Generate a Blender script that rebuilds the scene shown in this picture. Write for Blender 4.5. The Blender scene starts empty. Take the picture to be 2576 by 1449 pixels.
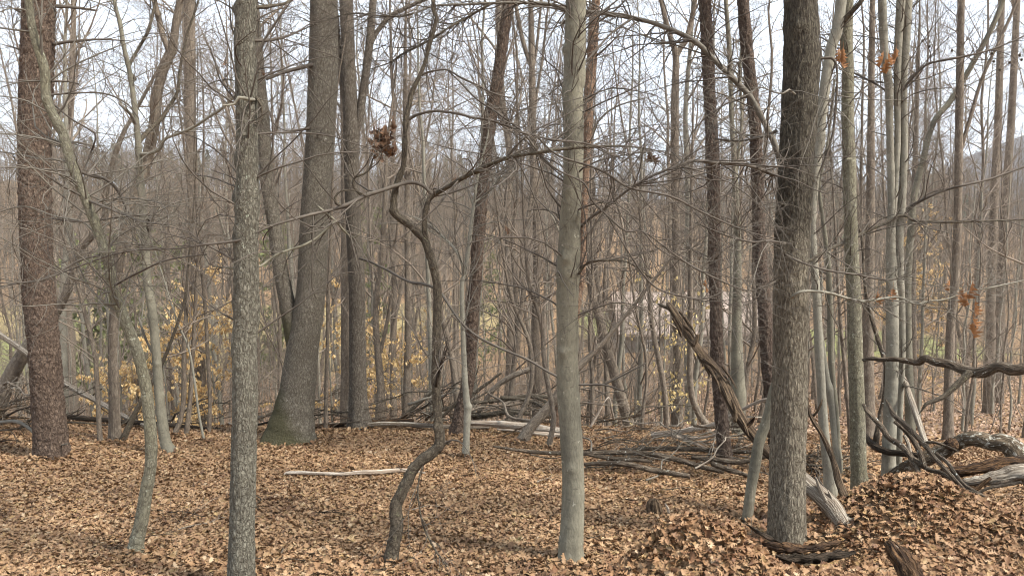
import bpy, math, random
import numpy as np
from mathutils import Vector, Matrix
R = math.radians
SC = bpy.context.scene
COL = SC.collection
rng = np.random.default_rng(7)
random.seed(7)

# ------------------------------------------------------------------ camera
PW, PH = 2576.0, 1449.0            # measuring frame of the photograph
FPX = 1983.0                       # focal length in that frame
PITCH = math.atan((560 - PH / 2) / FPX)     # slightly below level
CAMZ = 1.6
cam_d = bpy.data.cameras.new('camera'); cam = bpy.data.objects.new('camera', cam_d); COL.objects.link(cam)
cam.location = (0, 0, CAMZ); cam.rotation_euler = (R(90) + PITCH, 0, 0)
cam_d.sensor_width = 36; cam_d.lens = 36 * FPX / PW; cam_d.clip_end = 4000; cam_d.clip_start = 0.05
SC.camera = cam

# ------------------------------------------------------------------ light
SUN_EL, SUN_AZ = R(50), R(118)     # azimuth from +Y, clockwise: the sun stands behind the camera to the side
w = bpy.data.worlds.new('World'); SC.world = w; w.use_nodes = True
nt = w.node_tree; nt.nodes.clear()
def N(t, kind, **kw):
    n = t.nodes.new(kind)
    for k, v in kw.items(): setattr(n, k, v)
    return n
out = N(nt, 'ShaderNodeOutputWorld'); bg = N(nt, 'ShaderNodeBackground')
sky = N(nt, 'ShaderNodeTexSky', sky_type='NISHITA'); sky.sun_disc = False
sky.sun_elevation = SUN_EL; sky.sun_rotation = SUN_AZ; sky.dust_density = 2.0
tc = N(nt, 'ShaderNodeTexCoord'); mp = N(nt, 'ShaderNodeMapping'); mp.inputs['Scale'].default_value = (1.2, 1.2, 3.5)
nz = N(nt, 'ShaderNodeTexNoise'); nz.inputs['Scale'].default_value = 1.6; nz.inputs['Detail'].default_value = 6; nz.inputs['Roughness'].default_value = 0.55
rp = N(nt, 'ShaderNodeValToRGB'); rp.color_ramp.elements[0].position = 0.30; rp.color_ramp.elements[0].color = (0.60,)*3 + (1,)
rp.color_ramp.elements[1].position = 0.62; rp.color_ramp.elements[1].color = (1, 1, 1, 1)
mx = N(nt, 'ShaderNodeMix', data_type='RGBA')
mx.inputs[7].default_value = (9.0, 10.1, 11.4, 1)
nt.links.new(tc.outputs['Generated'], mp.inputs[0]); nt.links.new(mp.outputs[0], nz.inputs['Vector'])
nt.links.new(nz.outputs['Fac'], rp.inputs[0]); nt.links.new(rp.outputs[0], mx.inputs[0])
nt.links.new(sky.outputs[0], mx.inputs[6]); nt.links.new(mx.outputs[2], bg.inputs[0])
bg.inputs[1].default_value = 0.062
nt.links.new(bg.outputs[0], out.inputs[0])
sun_d = bpy.data.lights.new('sun', 'SUN'); sun = bpy.data.objects.new('sun', sun_d); COL.objects.link(sun)
sun_d.energy = 3.5; sun_d.angle = R(10); sun_d.color = (1, 0.95, 0.87)
sdir = Vector((math.sin(SUN_AZ) * math.cos(SUN_EL), math.cos(SUN_AZ) * math.cos(SUN_EL), math.sin(SUN_EL)))
sun.rotation_euler = sdir.to_track_quat('Z', 'Y').to_euler()
SC.view_settings.view_transform = 'Standard'; SC.view_settings.look = 'None'
SC.view_settings.exposure = 1.6; SC.view_settings.gamma = 1
SC.cycles.filter_width = 1.05; SC.cycles.max_bounces = 5; SC.cycles.diffuse_bounces = 3; SC.cycles.glossy_bounces = 2

# ------------------------------------------------------------------ noise in numpy
def _hash(ix, iy, iz, s=0):
    n = (ix.astype(np.int64) * 73856093) ^ (iy.astype(np.int64) * 19349663) ^ (iz.astype(np.int64) * 83492791) ^ (s * 2654435761)
    n = (n ^ (n >> 13)) & 0x7fffffff
    n = (n * 1274126177 + 12345) & 0x7fffffff
    n = (n ^ (n >> 15)) * 1103515245 & 0x7fffffff
    return ((n >> 7) & 0xffff) / 65535.0
def vnoise(p, s=0):
    p = np.asarray(p, float); i = np.floor(p); f = p - i; f = f * f * (3 - 2 * f)
    r = 0
    for a in (0, 1):
        for b in (0, 1):
            for c in (0, 1):
                h = _hash(i[..., 0] + a, i[..., 1] + b, i[..., 2] + c, s)
                r = r + h * (f[..., 0] if a else 1 - f[..., 0]) * (f[..., 1] if b else 1 - f[..., 1]) * (f[..., 2] if c else 1 - f[..., 2])
    return r * 2 - 1
def fbm(p, o=3, s=0):
    p = np.asarray(p, float); a, t, r = 1.0, 0.0, 0
    for k in range(o):
        r = r + a * vnoise(p * 2 ** k + 17.3 * k, s + k); t += a; a *= .5
    return r / t
def voro(p, s=0):
    p = np.asarray(p, float); i = np.floor(p)
    d1 = np.full(p.shape[:-1], 9.); d2 = d1.copy(); cid = np.zeros(p.shape[:-1])
    for a in (-1, 0, 1):
        for b in (-1, 0, 1):
            for c in (-1, 0, 1):
                q = [i[..., 0] + a, i[..., 1] + b, i[..., 2] + c]
                o = np.stack([_hash(*q, s + 1), _hash(*q, s + 2), _hash(*q, s + 3)], -1)
                d = np.linalg.norm(np.stack(q, -1) + o - p, axis=-1); h = _hash(*q, s + 4)
                m = d < d1
                d2 = np.where(m, d1, np.minimum(d2, d)); cid = np.where(m, h, cid); d1 = np.where(m, d, d1)
    return d1, d2, cid
def sstep(a, b, x):
    t = np.clip((x - a) / (b - a), 0, 1); return t * t * (3 - 2 * t)

# ------------------------------------------------------------------ terrain
MOUNDS = [(2.70, 5.25, .52, .36, .38), (3.35, 6.7, .9, .7, -.22), (4.15, 4.85, .8, .6, .42), (1.02, 4.12, .36, .36, .33), (.85, 3.7, .7, .5, .15),
          (2.05, 3.6, .8, .5, .08), (1.75, 4.72, .3, .15, -.16), (-6.2, 9.5, 1.5, 2, .15)]
def ground(x, y):
    x = np.asarray(x, float); y = np.asarray(y, float)
    ye = np.interp(x / np.maximum(y, 2), [-1, -.5, -.1, .2, .35, .6, 1], [9.6, 9.6, 10.2, 9.7, 8.6, 7.5, 7.2])
    z = -.10 * np.minimum(y, ye)
    t = np.maximum(y - ye, 0)
    tau = np.interp(x / np.maximum(y, 2), [-1, .15, .35, 1], [19, 20, 29, 30])
    z = z - 7.5 * (1 - np.exp(-t / tau))
    z = z + .3 * sstep(0, 1, t / 20) * fbm(np.stack([x * .12, y * .12, x * 0], -1), 2, 3)
    # far side of the valley: a long wooded slope
    r = np.hypot(x, y)
    az = x / np.maximum(y, 1e-3)
    top = np.where(y > 0, np.interp(az, [-1.5, -.65, -.3, 0, .3, .5, .65, 1.5], [22, 18, 14, 11.0, 7, 4, 3, 6]), 8)
    z = z + (top + 8) * sstep(105, 330, y)
    z = z - 20 * sstep(420, 800, y)
    z = z + 2.5 * fbm(np.stack([x * .015, y * .015, x * 0], -1), 3, 9) * sstep(50, 140, r)
    # distant blue ridge
    rid = np.interp(az, [-1.5, -.2, .35, .48, .58, .66, .8, 1.5], [40, 50, 50, 62, 112, 138, 160, 160])
    z = z + np.where(y > 0, rid, 0) * sstep(850, 1250, r) * (1 + .12 * fbm(np.stack([x * .002, y * .002, x * 0], -1), 3, 21))
    near = 1 - sstep(14, 26, r)
    z = z + near * (.035 * fbm(np.stack([x * 1.1, y * 1.1, x * 0], -1), 3, 5) + .012 * fbm(np.stack([x * 5, y * 5, x * 0], -1), 2, 6))
    for cx, cy, rx, ry, h in MOUNDS:
        z = z + h * np.exp(-(((x - cx) / rx) ** 2 + ((y - cy) / ry) ** 2) ** 1.2)
    return z
def gz(x, y): return float(ground(np.array([x]), np.array([y]))[0])
cp, sp = math.cos(PITCH), math.sin(PITCH)
def ray(u, v):                      # direction scaled so that dir.y == 1
    a = (u - PW / 2) / FPX; b = -(v - PH / 2) / FPX
    y = cp - b * sp; z = sp + b * cp
    return np.array([a / y, 1.0, z / y])
def W(u, v, y): return np.array([0, 0, CAMZ]) + ray(u, v) * y
def hit(u, v, y0=2.5):
    d = ray(u, v); ys = np.concatenate([np.arange(y0, 30, .02), np.arange(30, 400, .5)])
    P = np.array([0, 0, CAMZ]) + d[None] * ys[:, None]
    below = P[:, 2] <= ground(P[:, 0], P[:, 1])
    k = int(np.argmax(below)) if below.any() else len(ys) - 1
    return P[k]

# ------------------------------------------------------------------ mesh helpers
class MB:
    def __init__(s): s.v = []; s.f3 = []; s.f4 = []; s.bk = []; s.n = 0
    def add(s, v, f4=None, f3=None, bk=None):
        v = np.asarray(v, float).reshape(-1, 3); s.v.append(v)
        s.bk.append(np.asarray(bk, float).reshape(-1, 3) if bk is not None else v)
        if f4 is not None and len(f4): s.f4.append(np.asarray(f4, np.int64).reshape(-1, 4) + s.n)
        if f3 is not None and len(f3): s.f3.append(np.asarray(f3, np.int64).reshape(-1, 3) + s.n)
        s.n += len(v)
    def build(s, name, mat, parent=None, smooth=True):
        me = bpy.data.meshes.new(name)
        v = np.concatenate(s.v) if s.v else np.zeros((0, 3))
        f4 = np.concatenate(s.f4) if s.f4 else np.zeros((0, 4), np.int64)
        f3 = np.concatenate(s.f3) if s.f3 else np.zeros((0, 3), np.int64)
        if parent is not None: v = v - np.array(parent.location)
        me.vertices.add(len(v)); me.vertices.foreach_set('co', v.astype(np.float32).ravel())
        nl = 4 * len(f4) + 3 * len(f3); me.loops.add(nl); me.polygons.add(len(f4) + len(f3))
        me.loops.foreach_set('vertex_index', np.concatenate([f4.ravel(), f3.ravel()]).astype(np.int32))
        st = np.concatenate([np.arange(len(f4)) * 4, 4 * len(f4) + np.arange(len(f3)) * 3]).astype(np.int32)
        me.polygons.foreach_set('loop_start', st)
        a = me.attributes.new('bk', 'FLOAT_VECTOR', 'POINT'); a.data.foreach_set('vector', np.concatenate(s.bk).astype(np.float32).ravel())
        me.update(calc_edges=True)
        me.polygons.foreach_set('use_smooth', np.full(len(me.polygons), smooth))
        for m in (mat if isinstance(mat, (list, tuple)) else [mat]): me.materials.append(m)
        o = bpy.data.objects.new(name, me); COL.objects.link(o)
        if parent is not None: o.parent = parent
        return o
def tag(o, label=None, cat=None, group=None, kind=None):
    if label: o['label'] = label
    if cat: o['category'] = cat
    if group: o['group'] = group
    if kind: o['kind'] = kind
    return o
def empty(name, loc, rz=0):
    o = bpy.data.objects.new(name, None); COL.objects.link(o); o.location = tuple(float(c) for c in loc); o.rotation_euler = (0, 0, rz)
    o.empty_display_size = .1
    return o
def copy_tree(o, loc, rz, scale=1.0):
    c = o.copy(); COL.objects.link(c); c.location = loc; c.rotation_euler = (0, 0, rz); c.scale = (scale,) * 3
    for ch in o.children:
        d = ch.copy(); COL.objects.link(d); d.parent = c
    return c

def crom(P, Rr, ds_fn):
    """Catmull-Rom through control points P with radii Rr; ds_fn(point)->spacing"""
    P = np.asarray(P, float); Rr = np.asarray(Rr, float)
    Q = np.vstack([2 * P[0] - P[1], P, 2 * P[-1] - P[-2]]); op, orr = [], []
    for i in range(len(P) - 1):
        p0, p1, p2, p3 = Q[i:i + 4]; L = np.linalg.norm(p2 - p1); n = max(1, int(math.ceil(L / ds_fn((p1 + p2) / 2))))
        t = np.linspace(0, 1, n, endpoint=False)[:, None]
        c = .5 * (2 * p1 + (p2 - p0) * t + (2 * p0 - 5 * p1 + 4 * p2 - p3) * t ** 2 + (3 * p1 - p0 - 3 * p2 + p3) * t ** 3)
        op.append(c); tt = t[:, 0]; tt = tt * tt * (3 - 2 * tt); orr.append(Rr[i] * (1 - tt) + Rr[i + 1] * tt)
    op.append(P[-1:]); orr.append(Rr[-1:])
    return np.vstack(op), np.concatenate(orr)

def frames(P):
    T = np.gradient(P, axis=0); T /= np.linalg.norm(T, axis=1)[:, None] + 1e-12
    ref = np.array([1., 0, 0]) if abs(T[0][0]) < .8 else np.array([0, 1., 0])
    U = np.zeros_like(P); u = ref - T[0] * ref.dot(T[0]); u /= np.linalg.norm(u)
    for i in range(len(P)):
        u = u - T[i] * u.dot(T[i]); u /= np.linalg.norm(u); U[i] = u
    return T, U, np.cross(T, U)

def disp(kind, c, seed):
    if kind == 'pine':
        q = c * np.array([30, 30, 20]) + .5 * np.stack([vnoise(c * 35, seed + 1)] * 3, -1)
        d1, d2, cid = voro(q, seed); e = sstep(0, .22, d2 - d1)
        return .0035 * e + .009 * cid * e + .006 * fbm(c * np.array([34, 34, 22]), 3, seed + 7) + .004 * fbm(c * 14, 2, seed) + .008 * fbm(c * np.array([4, 4, 2.]), 2, seed + 5) - .008
    if kind == 'furrow':
        q = c * np.array([42, 42, 9]) + .8 * np.stack([vnoise(c * np.array([25, 25, 10]), seed + 1), vnoise(c * 20, seed + 2), vnoise(c * 9, seed + 3)], -1)
        d1, d2, cid = voro(q, seed); e = sstep(0, .3, d2 - d1)
        return .003 * e + .002 * cid * e + .006 * fbm(c * np.array([60, 60, 12.]), 3, seed + 9) + .004 * fbm(c * np.array([9, 9, 4.]), 3, seed + 4)
    if kind == 'plated':
        q = c * np.array([48, 48, 20]) + .5 * np.stack([vnoise(c * 30, seed + 1)] * 3, -1)
        d1, d2, cid = voro(q, seed); e = sstep(0, .25, d2 - d1)
        return .0015 * e + .002 * cid * e + .004 * fbm(c * np.array([60, 60, 22.]), 3, seed + 9) + .005 * fbm(c * np.array([8, 8, 3.]), 3, seed + 4)
    if kind == 'tight':
        q = c * np.array([60, 60, 18]) + .6 * np.stack([vnoise(c * 30, seed + 1)] * 3, -1)
        d1, d2, cid = voro(q, seed); e = sstep(0, .3, d2 - d1)
        return .0022 * e + .0015 * cid * e + .003 * fbm(c * np.array([6, 6, 3.]), 3, seed + 4)
    if kind == 'dead':
        return .016 * fbm(c * np.array([34, 34, 1.8]), 3, seed) - .010 * np.abs(vnoise(c * np.array([55, 55, 2.5]), seed + 8)) + .006 * fbm(c * np.array([9, 9, 5.]), 2, seed + 2)
    if kind == 'rotten':
        return .022 * fbm(c * np.array([20, 20, 7.]), 3, seed) + .010 * fbm(c * np.array([70, 70, 25.]), 2, seed + 3) - .012 * np.abs(vnoise(c * np.array([50, 50, 4.]), seed + 8))
    if kind == 'smooth':
        return .0022 * fbm(c * np.array([10, 10, 7.]), 3, seed) + .0012 * vnoise(c * np.array([3, 3, 45.]), seed + 3)
    return .002 * fbm(c * 12, 2, seed)

def tube(mb, P, Rr, sides=8, kind=None, seed=0, ds=None, root=0, amp=1.0, s0=0.0, knots=(), tipcap=True, squash=None):
    """One swept, displaced limb. P control points, Rr radii. ds = spacing (number or function)."""
    fn = ds if callable(ds) else (lambda p: ds or .1)
    P, Rr = crom(P, Rr, fn)
    T, U, V = frames(P)
    s = np.concatenate([[0], np.cumsum(np.linalg.norm(np.diff(P, axis=0), axis=1))]) + s0
    th = np.linspace(0, 2 * math.pi, sides, endpoint=False)
    ct, st = np.cos(th)[None, :], np.sin(th)[None, :]
    r = Rr[:, None] * np.ones((1, sides))
    rb = float(np.median(Rr))
    c = np.stack([ct * rb * np.ones_like(s)[:, None], st * rb * np.ones_like(s)[:, None], s[:, None] * np.ones_like(ct)], -1)
    if kind: r = r + disp(kind, c, seed) * amp
    if root:
        k = np.exp(-np.maximum(s, 0)[:, None] / (rb * 1.6))
        r = r + root * rb * k * (.5 + .55 * np.cos(th[None, :] * 4 + seed) + .3 * np.cos(th[None, :] * 7 + 2 * seed))
    for (ks, ka, kh, kw) in knots:
        da = np.angle(np.exp(1j * (th[None, :] - ka)))
        r = r + kh * np.exp(-((s[:, None] - ks) / kw) ** 2 - (da * rb / kw) ** 2)
    if squash: r = r * (1 - squash * np.abs(np.sin(th))[None, :])
    v = P[:, None, :] + U[:, None, :] * (ct * r)[..., None] + V[:, None, :] * (st * r)[..., None]
    n, m = len(P), sides
    i = np.arange(n - 1)[:, None] * m; j = np.arange(m)[None, :]; jn = (j + 1) % m
    f = np.stack([i + j, i + jn, i + m + jn, i + m + j], -1).reshape(-1, 4)
    vv = v.reshape(-1, 3); bk = c.reshape(-1, 3)
    caps = []
    if tipcap:
        vv = np.vstack([vv, P[-1:] + T[-1:] * Rr[-1] * .4, P[:1] - T[:1] * Rr[0] * .4]); bk = np.vstack([bk, c[-1].mean(0)[None], c[0].mean(0)[None]])
        jj = np.arange(m); b0 = (n - 1) * m
        caps = np.vstack([np.stack([b0 + jj, b0 + (jj + 1) % m, np.full(m, n * m)], -1), np.stack([(jj + 1) % m, jj, np.full(m, n * m + 1)], -1)])
    mb.add(vv, f, caps, bk)
    return P, Rr

def batch(mb, P, Rr, sides=3):
    """M thin limbs at once. P (M,K,3), Rr (M,K)"""
    M, K, _ = P.shape
    if M == 0: return
    T = np.gradient(P, axis=1); T /= np.linalg.norm(T, axis=2)[..., None] + 1e-12
    ov = P[:, -1] - P[:, 0]
    ref = np.cross(ov, np.where(np.abs(ov[:, 2:3]) > .7 * np.linalg.norm(ov, axis=1)[:, None], np.array([[1., .3, 0]]), np.array([[0, 0, 1.]])))
    ref = ref[:, None, :]
    U = ref - T * (T * ref).sum(-1)[..., None]; U /= np.linalg.norm(U, axis=2)[..., None] + 1e-12
    V = np.cross(T, U)
    th = np.linspace(0, 2 * math.pi, sides, endpoint=False)
    v = P[:, :, None] + Rr[:, :, None, None] * (U[:, :, None] * np.cos(th)[None, None, :, None] + V[:, :, None] * np.sin(th)[None, None, :, None])
    s = np.linspace(0, 1, K)[None, :, None] * np.linalg.norm(ov, axis=1)[:, None, None] + rng.random((M, 1, 1)) * 5
    bk = np.stack(np.broadcast_arrays(Rr[:, :, None] * np.cos(th), Rr[:, :, None] * np.sin(th), s), -1)
    b = (np.arange(M) * K * sides)[:, None, None]; i = (np.arange(K - 1) * sides)[None, :, None]; j = np.arange(sides)[None, None, :]; jn = (j + 1) % sides
    f = np.stack([b + i + j, b + i + jn, b + i + sides + jn, b + i + sides + j], -1).reshape(-1, 4)
    mb.add(v.reshape(-1, 3), f, None, bk.reshape(-1, 3))

def resamp(P, Rr, K):
    s = np.concatenate([[0], np.cumsum(np.linalg.norm(np.diff(P, axis=0), axis=1))]); t = np.linspace(0, s[-1], K)
    return np.stack([np.interp(t, s, P[:, k]) for k in range(3)], -1), np.interp(t, s, Rr)

def spawn(par, n, L=(.4, .9), ang=(35, 65), K=5, rmax=.01, rk=.55, tip=.25, up=.1, wander=.25, curl=.3, tmin=.15, rg=rng, zmin=None, flat=0, taper=.5, rmin=.0012, tip_min=.0009):
    P, Rr = par                                   # (M,K0,3),(M,K0)
    M, K0, _ = P.shape
    seg = np.linalg.norm(P[:, -1] - P[:, 0], axis=1) + .05
    pi = rg.choice(M, n, p=seg / seg.sum()); t = tmin + (1 - tmin) * rg.random(n) ** .9
    x = t * (K0 - 1); k = np.minimum(x.astype(int), K0 - 2); f = (x - k)[:, None]
    o = P[pi, k] * (1 - f) + P[pi, k + 1] * f; tg = P[pi, k + 1] - P[pi, k]; tg /= np.linalg.norm(tg, axis=1)[:, None] + 1e-9
    pr = Rr[pi, k] * (1 - f[:, 0]) + Rr[pi, k + 1] * f[:, 0]
    rn = rg.normal(size=(n, 3)); rn[:, 2] *= (1 - flat)
    pp = rn - tg * (rn * tg).sum(1)[:, None]; pp /= np.linalg.norm(pp, axis=1)[:, None] + 1e-9
    a = np.radians(rg.uniform(ang[0], ang[1], n))[:, None]
    d = tg * np.cos(a) + pp * np.sin(a)
    ln = rg.uniform(L[0], L[1], n) * (1 - taper * t)
    cv = rg.normal(size=(n, 3)) * curl; out = np.zeros((n, K, 3)); out[:, 0] = o; step = (ln / (K - 1))[:, None]
    for q in range(1, K):
        d = d + (cv + rg.normal(size=(n, 3)) * wander) * (2.0 / (K - 1)) + np.array([0, 0, up]) * (2.0 / (K - 1)); d /= np.linalg.norm(d, axis=1)[:, None]
        out[:, q] = out[:, q - 1] + d * step
    r0 = np.clip(pr * rk, rmin, rmax)
    rr = r0[:, None] * (1 - (1 - tip) * np.linspace(0, 1, K)[None, :]); rr = np.maximum(rr, tip_min)
    if zmin is not None:
        keep = (out[:, :, 2] > zmin).all(1); out, rr = out[keep], rr[keep]
    return out, rr
def cat_par(lst, K=10):
    A = [resamp(p, r, K) for p, r in lst]
    return np.stack([a[0] for a in A]), np.stack([a[1] for a in A])

# ------------------------------------------------------------------ materials
def newmat(name, rough=.9, spec=.15):
    m = bpy.data.materials.new(name); m.use_nodes = True; t = m.node_tree; b = t.nodes['Principled BSDF']
    b.inputs['Roughness'].default_value = rough; b.inputs['Specular IOR Level'].default_value = spec
    return m, t, b
def ramp(t, stops, src=None, interp='LINEAR'):
    r = N(t, 'ShaderNodeValToRGB'); cr = r.color_ramp; cr.interpolation = interp
    while len(cr.elements) < len(stops): cr.elements.new(.5)
    for e, (p, c) in zip(cr.elements, stops): e.position = p; e.color = tuple(c) + (1,) if len(c) == 3 else c
    if src is not None: t.links.new(src, r.inputs[0])
    return r
def noise(t, vec, scale, detail=4, rough=.6, sc=None):
    if sc is not None:
        m = N(t, 'ShaderNodeMapping'); m.inputs['Scale'].default_value = sc; t.links.new(vec, m.inputs[0]); vec = m.outputs[0]
    n = N(t, 'ShaderNodeTexNoise'); n.inputs['Scale'].default_value = scale; n.inputs['Detail'].default_value = detail; n.inputs['Roughness'].default_value = rough
    t.links.new(vec, n.inputs['Vector']); return n
def mixc(t, fac, a, b, blend='MIX'):
    m = N(t, 'ShaderNodeMix', data_type='RGBA', blend_type=blend)
    for sock, v in ((0, fac), (6, a), (7, b)):
        if hasattr(v, 'type') and hasattr(v, 'links'): t.links.new(v, m.inputs[sock])
        elif sock == 0: m.inputs[0].default_value = v
        else: m.inputs[sock].default_value = tuple(v) + (1,)
    return m.outputs[2]
g3 = lambda x: (x, x, x)
def bark(name, c1, c2, crack, cell=40, stretch=3, cw=.14, bump=.6, lichen=None, moss=None, lent=None, dist=.004, upper=None):
    m, t, b = newmat(name)
    at = N(t, 'ShaderNodeAttribute', attribute_name='bk'); vec = at.outputs['Vector']
    oi = N(t, 'ShaderNodeObjectInfo')
    add = N(t, 'ShaderNodeVectorMath', operation='ADD'); t.links.new(vec, add.inputs[0])
    sc_ = N(t, 'ShaderNodeVectorMath', operation='SCALE'); sc_.inputs[0].default_value = (0, 0, 9.0); t.links.new(oi.outputs['Random'], sc_.inputs['Scale']); t.links.new(sc_.outputs[0], add.inputs[1])
    v = add.outputs[0]
    big = noise(t, v, 5, 4, .6, (1, 1, .6))
    base = mixc(t, ramp(t, [(.35, g3(0)), (.65, g3(1))], big.outputs['Fac']).outputs[0], c1, c2)
    fine = noise(t, v, 90, 4, .65, (1, 1, .35))
    base = mixc(t, .75, base, mixc(t, ramp(t, [(.3, g3(.45)), (.7, g3(1.45))], fine.outputs['Fac']).outputs[0], (0, 0, 0), base), 'MIX') if False else base
    fr = ramp(t, [(.28, g3(.55)), (.72, g3(1.0))], fine.outputs['Fac'])
    base = mixc(t, .8, base, fr.outputs[0], 'MULTIPLY')
    if cell:
        rn = noise(t, v, cell, 5, .62, (1, 1, 1.0 / stretch)); rn.inputs['Distortion'].default_value = .9
        r2 = noise(t, v, cell * .45, 3, .6, (1, 1, 1.4 / stretch)); r2.inputs['Distortion'].default_value = .6
        av = N(t, 'ShaderNodeMath', operation='MULTIPLY_ADD'); t.links.new(r2.outputs['Fac'], av.inputs[0]); av.inputs[1].default_value = .28
        hv = N(t, 'ShaderNodeMath', operation='MULTIPLY'); t.links.new(rn.outputs['Fac'], hv.inputs[0]); hv.inputs[1].default_value = .72; t.links.new(hv.outputs[0], av.inputs[2])
        er = ramp(t, [(.36 + cw * .12, g3(0)), (.44 + cw * .3, g3(.75)), (.62, g3(1))], av.outputs[0])
        base = mixc(t, er.outputs[0], crack, base)
        nd = noise(t, v, 34, 3); mv = N(t, 'ShaderNodeVectorMath', operation='MULTIPLY_ADD'); t.links.new(nd.outputs['Color'], mv.inputs[0]); mv.inputs[1].default_value = (.022, .022, .06); t.links.new(v, mv.inputs[2])
        mp_ = N(t, 'ShaderNodeMapping'); mp_.inputs['Scale'].default_value = (1, 1, .8 / stretch); t.links.new(mv.outputs[0], mp_.inputs[0])
        vo = N(t, 'ShaderNodeTexVoronoi', feature='DISTANCE_TO_EDGE'); vo.inputs['Scale'].default_value = cell * .8; t.links.new(mp_.outputs[0], vo.inputs['Vector'])
        ve = ramp(t, [(0, g3(0)), (.13, g3(1))], vo.outputs['Distance'])
        vm = N(t, 'ShaderNodeMath', operation='MULTIPLY_ADD'); t.links.new(ve.outputs[0], vm.inputs[0]); vm.inputs[1].default_value = .7; vm.inputs[2].default_value = .3
        base = mixc(t, vm.outputs[0], crack, base)
    if lent:
        ln = noise(t, v, 30, 4, .7, (.7, .7, 3))
        base = mixc(t, ramp(t, [(.60, g3(0)), (.68, g3(.65))], ln.outputs['Fac']).outputs[0], base, lent)
    if lichen:
        col, amt, scl = lichen
        l1 = noise(t, v, scl, 5, .7, (1, 1, .8))
        base = mixc(t, ramp(t, [(amt, g3(0)), (amt + .07, g3(.85))], l1.outputs['Fac']).outputs[0], base, col)
    if moss:
        col, top = moss
        sx = N(t, 'ShaderNodeSeparateXYZ'); t.links.new(vec, sx.inputs[0])
        l2 = noise(t, vec, 6, 6, .7); sub = N(t, 'ShaderNodeMath', operation='MULTIPLY_ADD'); t.links.new(l2.outputs['Fac'], sub.inputs[0]); sub.inputs[1].default_value = -2.2 * top
        t.links.new(sx.outputs['Z'], sub.inputs[2])
        xs = N(t, 'ShaderNodeMath', operation='MULTIPLY_ADD'); t.links.new(sx.outputs['X'], xs.inputs[0]); xs.inputs[1].default_value = 2.2; t.links.new(sub.outputs[0], xs.inputs[2])
        base = mixc(t, ramp(t, [(0, g3(.9)), (.28, g3(0))], xs.outputs[0]).outputs[0], base, col)
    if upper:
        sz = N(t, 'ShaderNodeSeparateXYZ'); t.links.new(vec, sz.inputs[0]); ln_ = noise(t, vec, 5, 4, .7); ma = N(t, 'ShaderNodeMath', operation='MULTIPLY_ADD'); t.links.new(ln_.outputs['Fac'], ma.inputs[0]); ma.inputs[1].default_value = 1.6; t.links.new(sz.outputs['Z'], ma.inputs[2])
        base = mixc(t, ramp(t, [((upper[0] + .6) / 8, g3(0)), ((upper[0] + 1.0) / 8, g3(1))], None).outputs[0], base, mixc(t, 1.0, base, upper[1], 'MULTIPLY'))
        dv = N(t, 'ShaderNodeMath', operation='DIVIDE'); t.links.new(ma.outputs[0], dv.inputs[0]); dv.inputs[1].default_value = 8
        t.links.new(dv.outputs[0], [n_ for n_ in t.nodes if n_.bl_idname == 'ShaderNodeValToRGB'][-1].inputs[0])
    t.links.new(base, b.inputs['Base Color'])
    bp = N(t, 'ShaderNodeBump'); bp.inputs['Strength'].default_value = bump; bp.inputs['Distance'].default_value = .01
    if cell:
        ad = N(t, 'ShaderNodeMath', operation='MULTIPLY_ADD'); vm2 = N(t, 'ShaderNodeMath', operation='ADD'); t.links.new(er.outputs[0], vm2.inputs[0]); t.links.new(ve.outputs[0], vm2.inputs[1]); t.links.new(vm2.outputs[0], ad.inputs[0]); ad.inputs[1].default_value = .7; t.links.new(fine.outputs['Fac'], ad.inputs[2])
        t.links.new(ad.outputs[0], bp.inputs['Height'])
    else: t.links.new(fine.outputs['Fac'], bp.inputs['Height'])
    t.links.new(bp.outputs[0], b.inputs['Normal'])
    return m
M = {}
M['pine'] = bark('flaky_red_bark', (.175, .125, .092), (.25, .185, .14), (.06, .042, .032), 46, 1.7, .5, 1.0, lichen=((.33, .26, .20), .68, 24))
M['pine_dark'] = bark('dark_red_bark', (.15, .11, .085), (.205, .155, .12), (.06, .043, .034), 52, 1.6, .4, 1.0)
M['pine_orange'] = bark('orange_bark', (.38, .25, .165), (.30, .20, .14), (.13, .085, .06), 50, 2.0, .3, .9)
M['grey'] = bark('grey_plated_bark', (.28, .265, .21), (.215, .20, .16), (.09, .08, .062), 80, 2.4, .35, 1.0, lichen=((.38, .40, .32), .64, 30))
M['oak'] = bark('grey_brown_block_bark', (.30, .27, .215), (.225, .20, .16), (.085, .072, .055), 95, 2.4, .45, .9, lichen=((.36, .34, .29), .64, 18), moss=((.06, .055, .028), .20))
M['ash'] = bark('grey_ridged_bark', (.285, .25, .20), (.215, .187, .15), (.085, .07, .055), 80, 3.0, .5, .9, lichen=((.38, .355, .30), .64, 18))
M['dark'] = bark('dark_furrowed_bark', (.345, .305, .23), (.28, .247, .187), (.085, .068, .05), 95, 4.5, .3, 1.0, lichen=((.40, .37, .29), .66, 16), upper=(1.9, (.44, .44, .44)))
M['smooth'] = bark('smooth_grey_bark', (.215, .198, .148), (.13, .12, .092), (0, 0, 0), 0, 1, 0, .5, lichen=((.36, .345, .28), .63, 26), lent=(.06, .05, .038))
M['smooth_pale'] = bark('pale_grey_bark', (.275, .257, .205), (.185, .172, .138), (0, 0, 0), 0, 1, 0, .5, lichen=((.36, .35, .30), .62, 30), lent=(.10, .088, .07))
M['mossy'] = bark('green_grey_bark', (.20, .185, .125), (.235, .22, .165), (.08, .07, .05), 70, 2.2, .1, .5, lichen=((.38, .385, .30), .60, 40))
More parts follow.
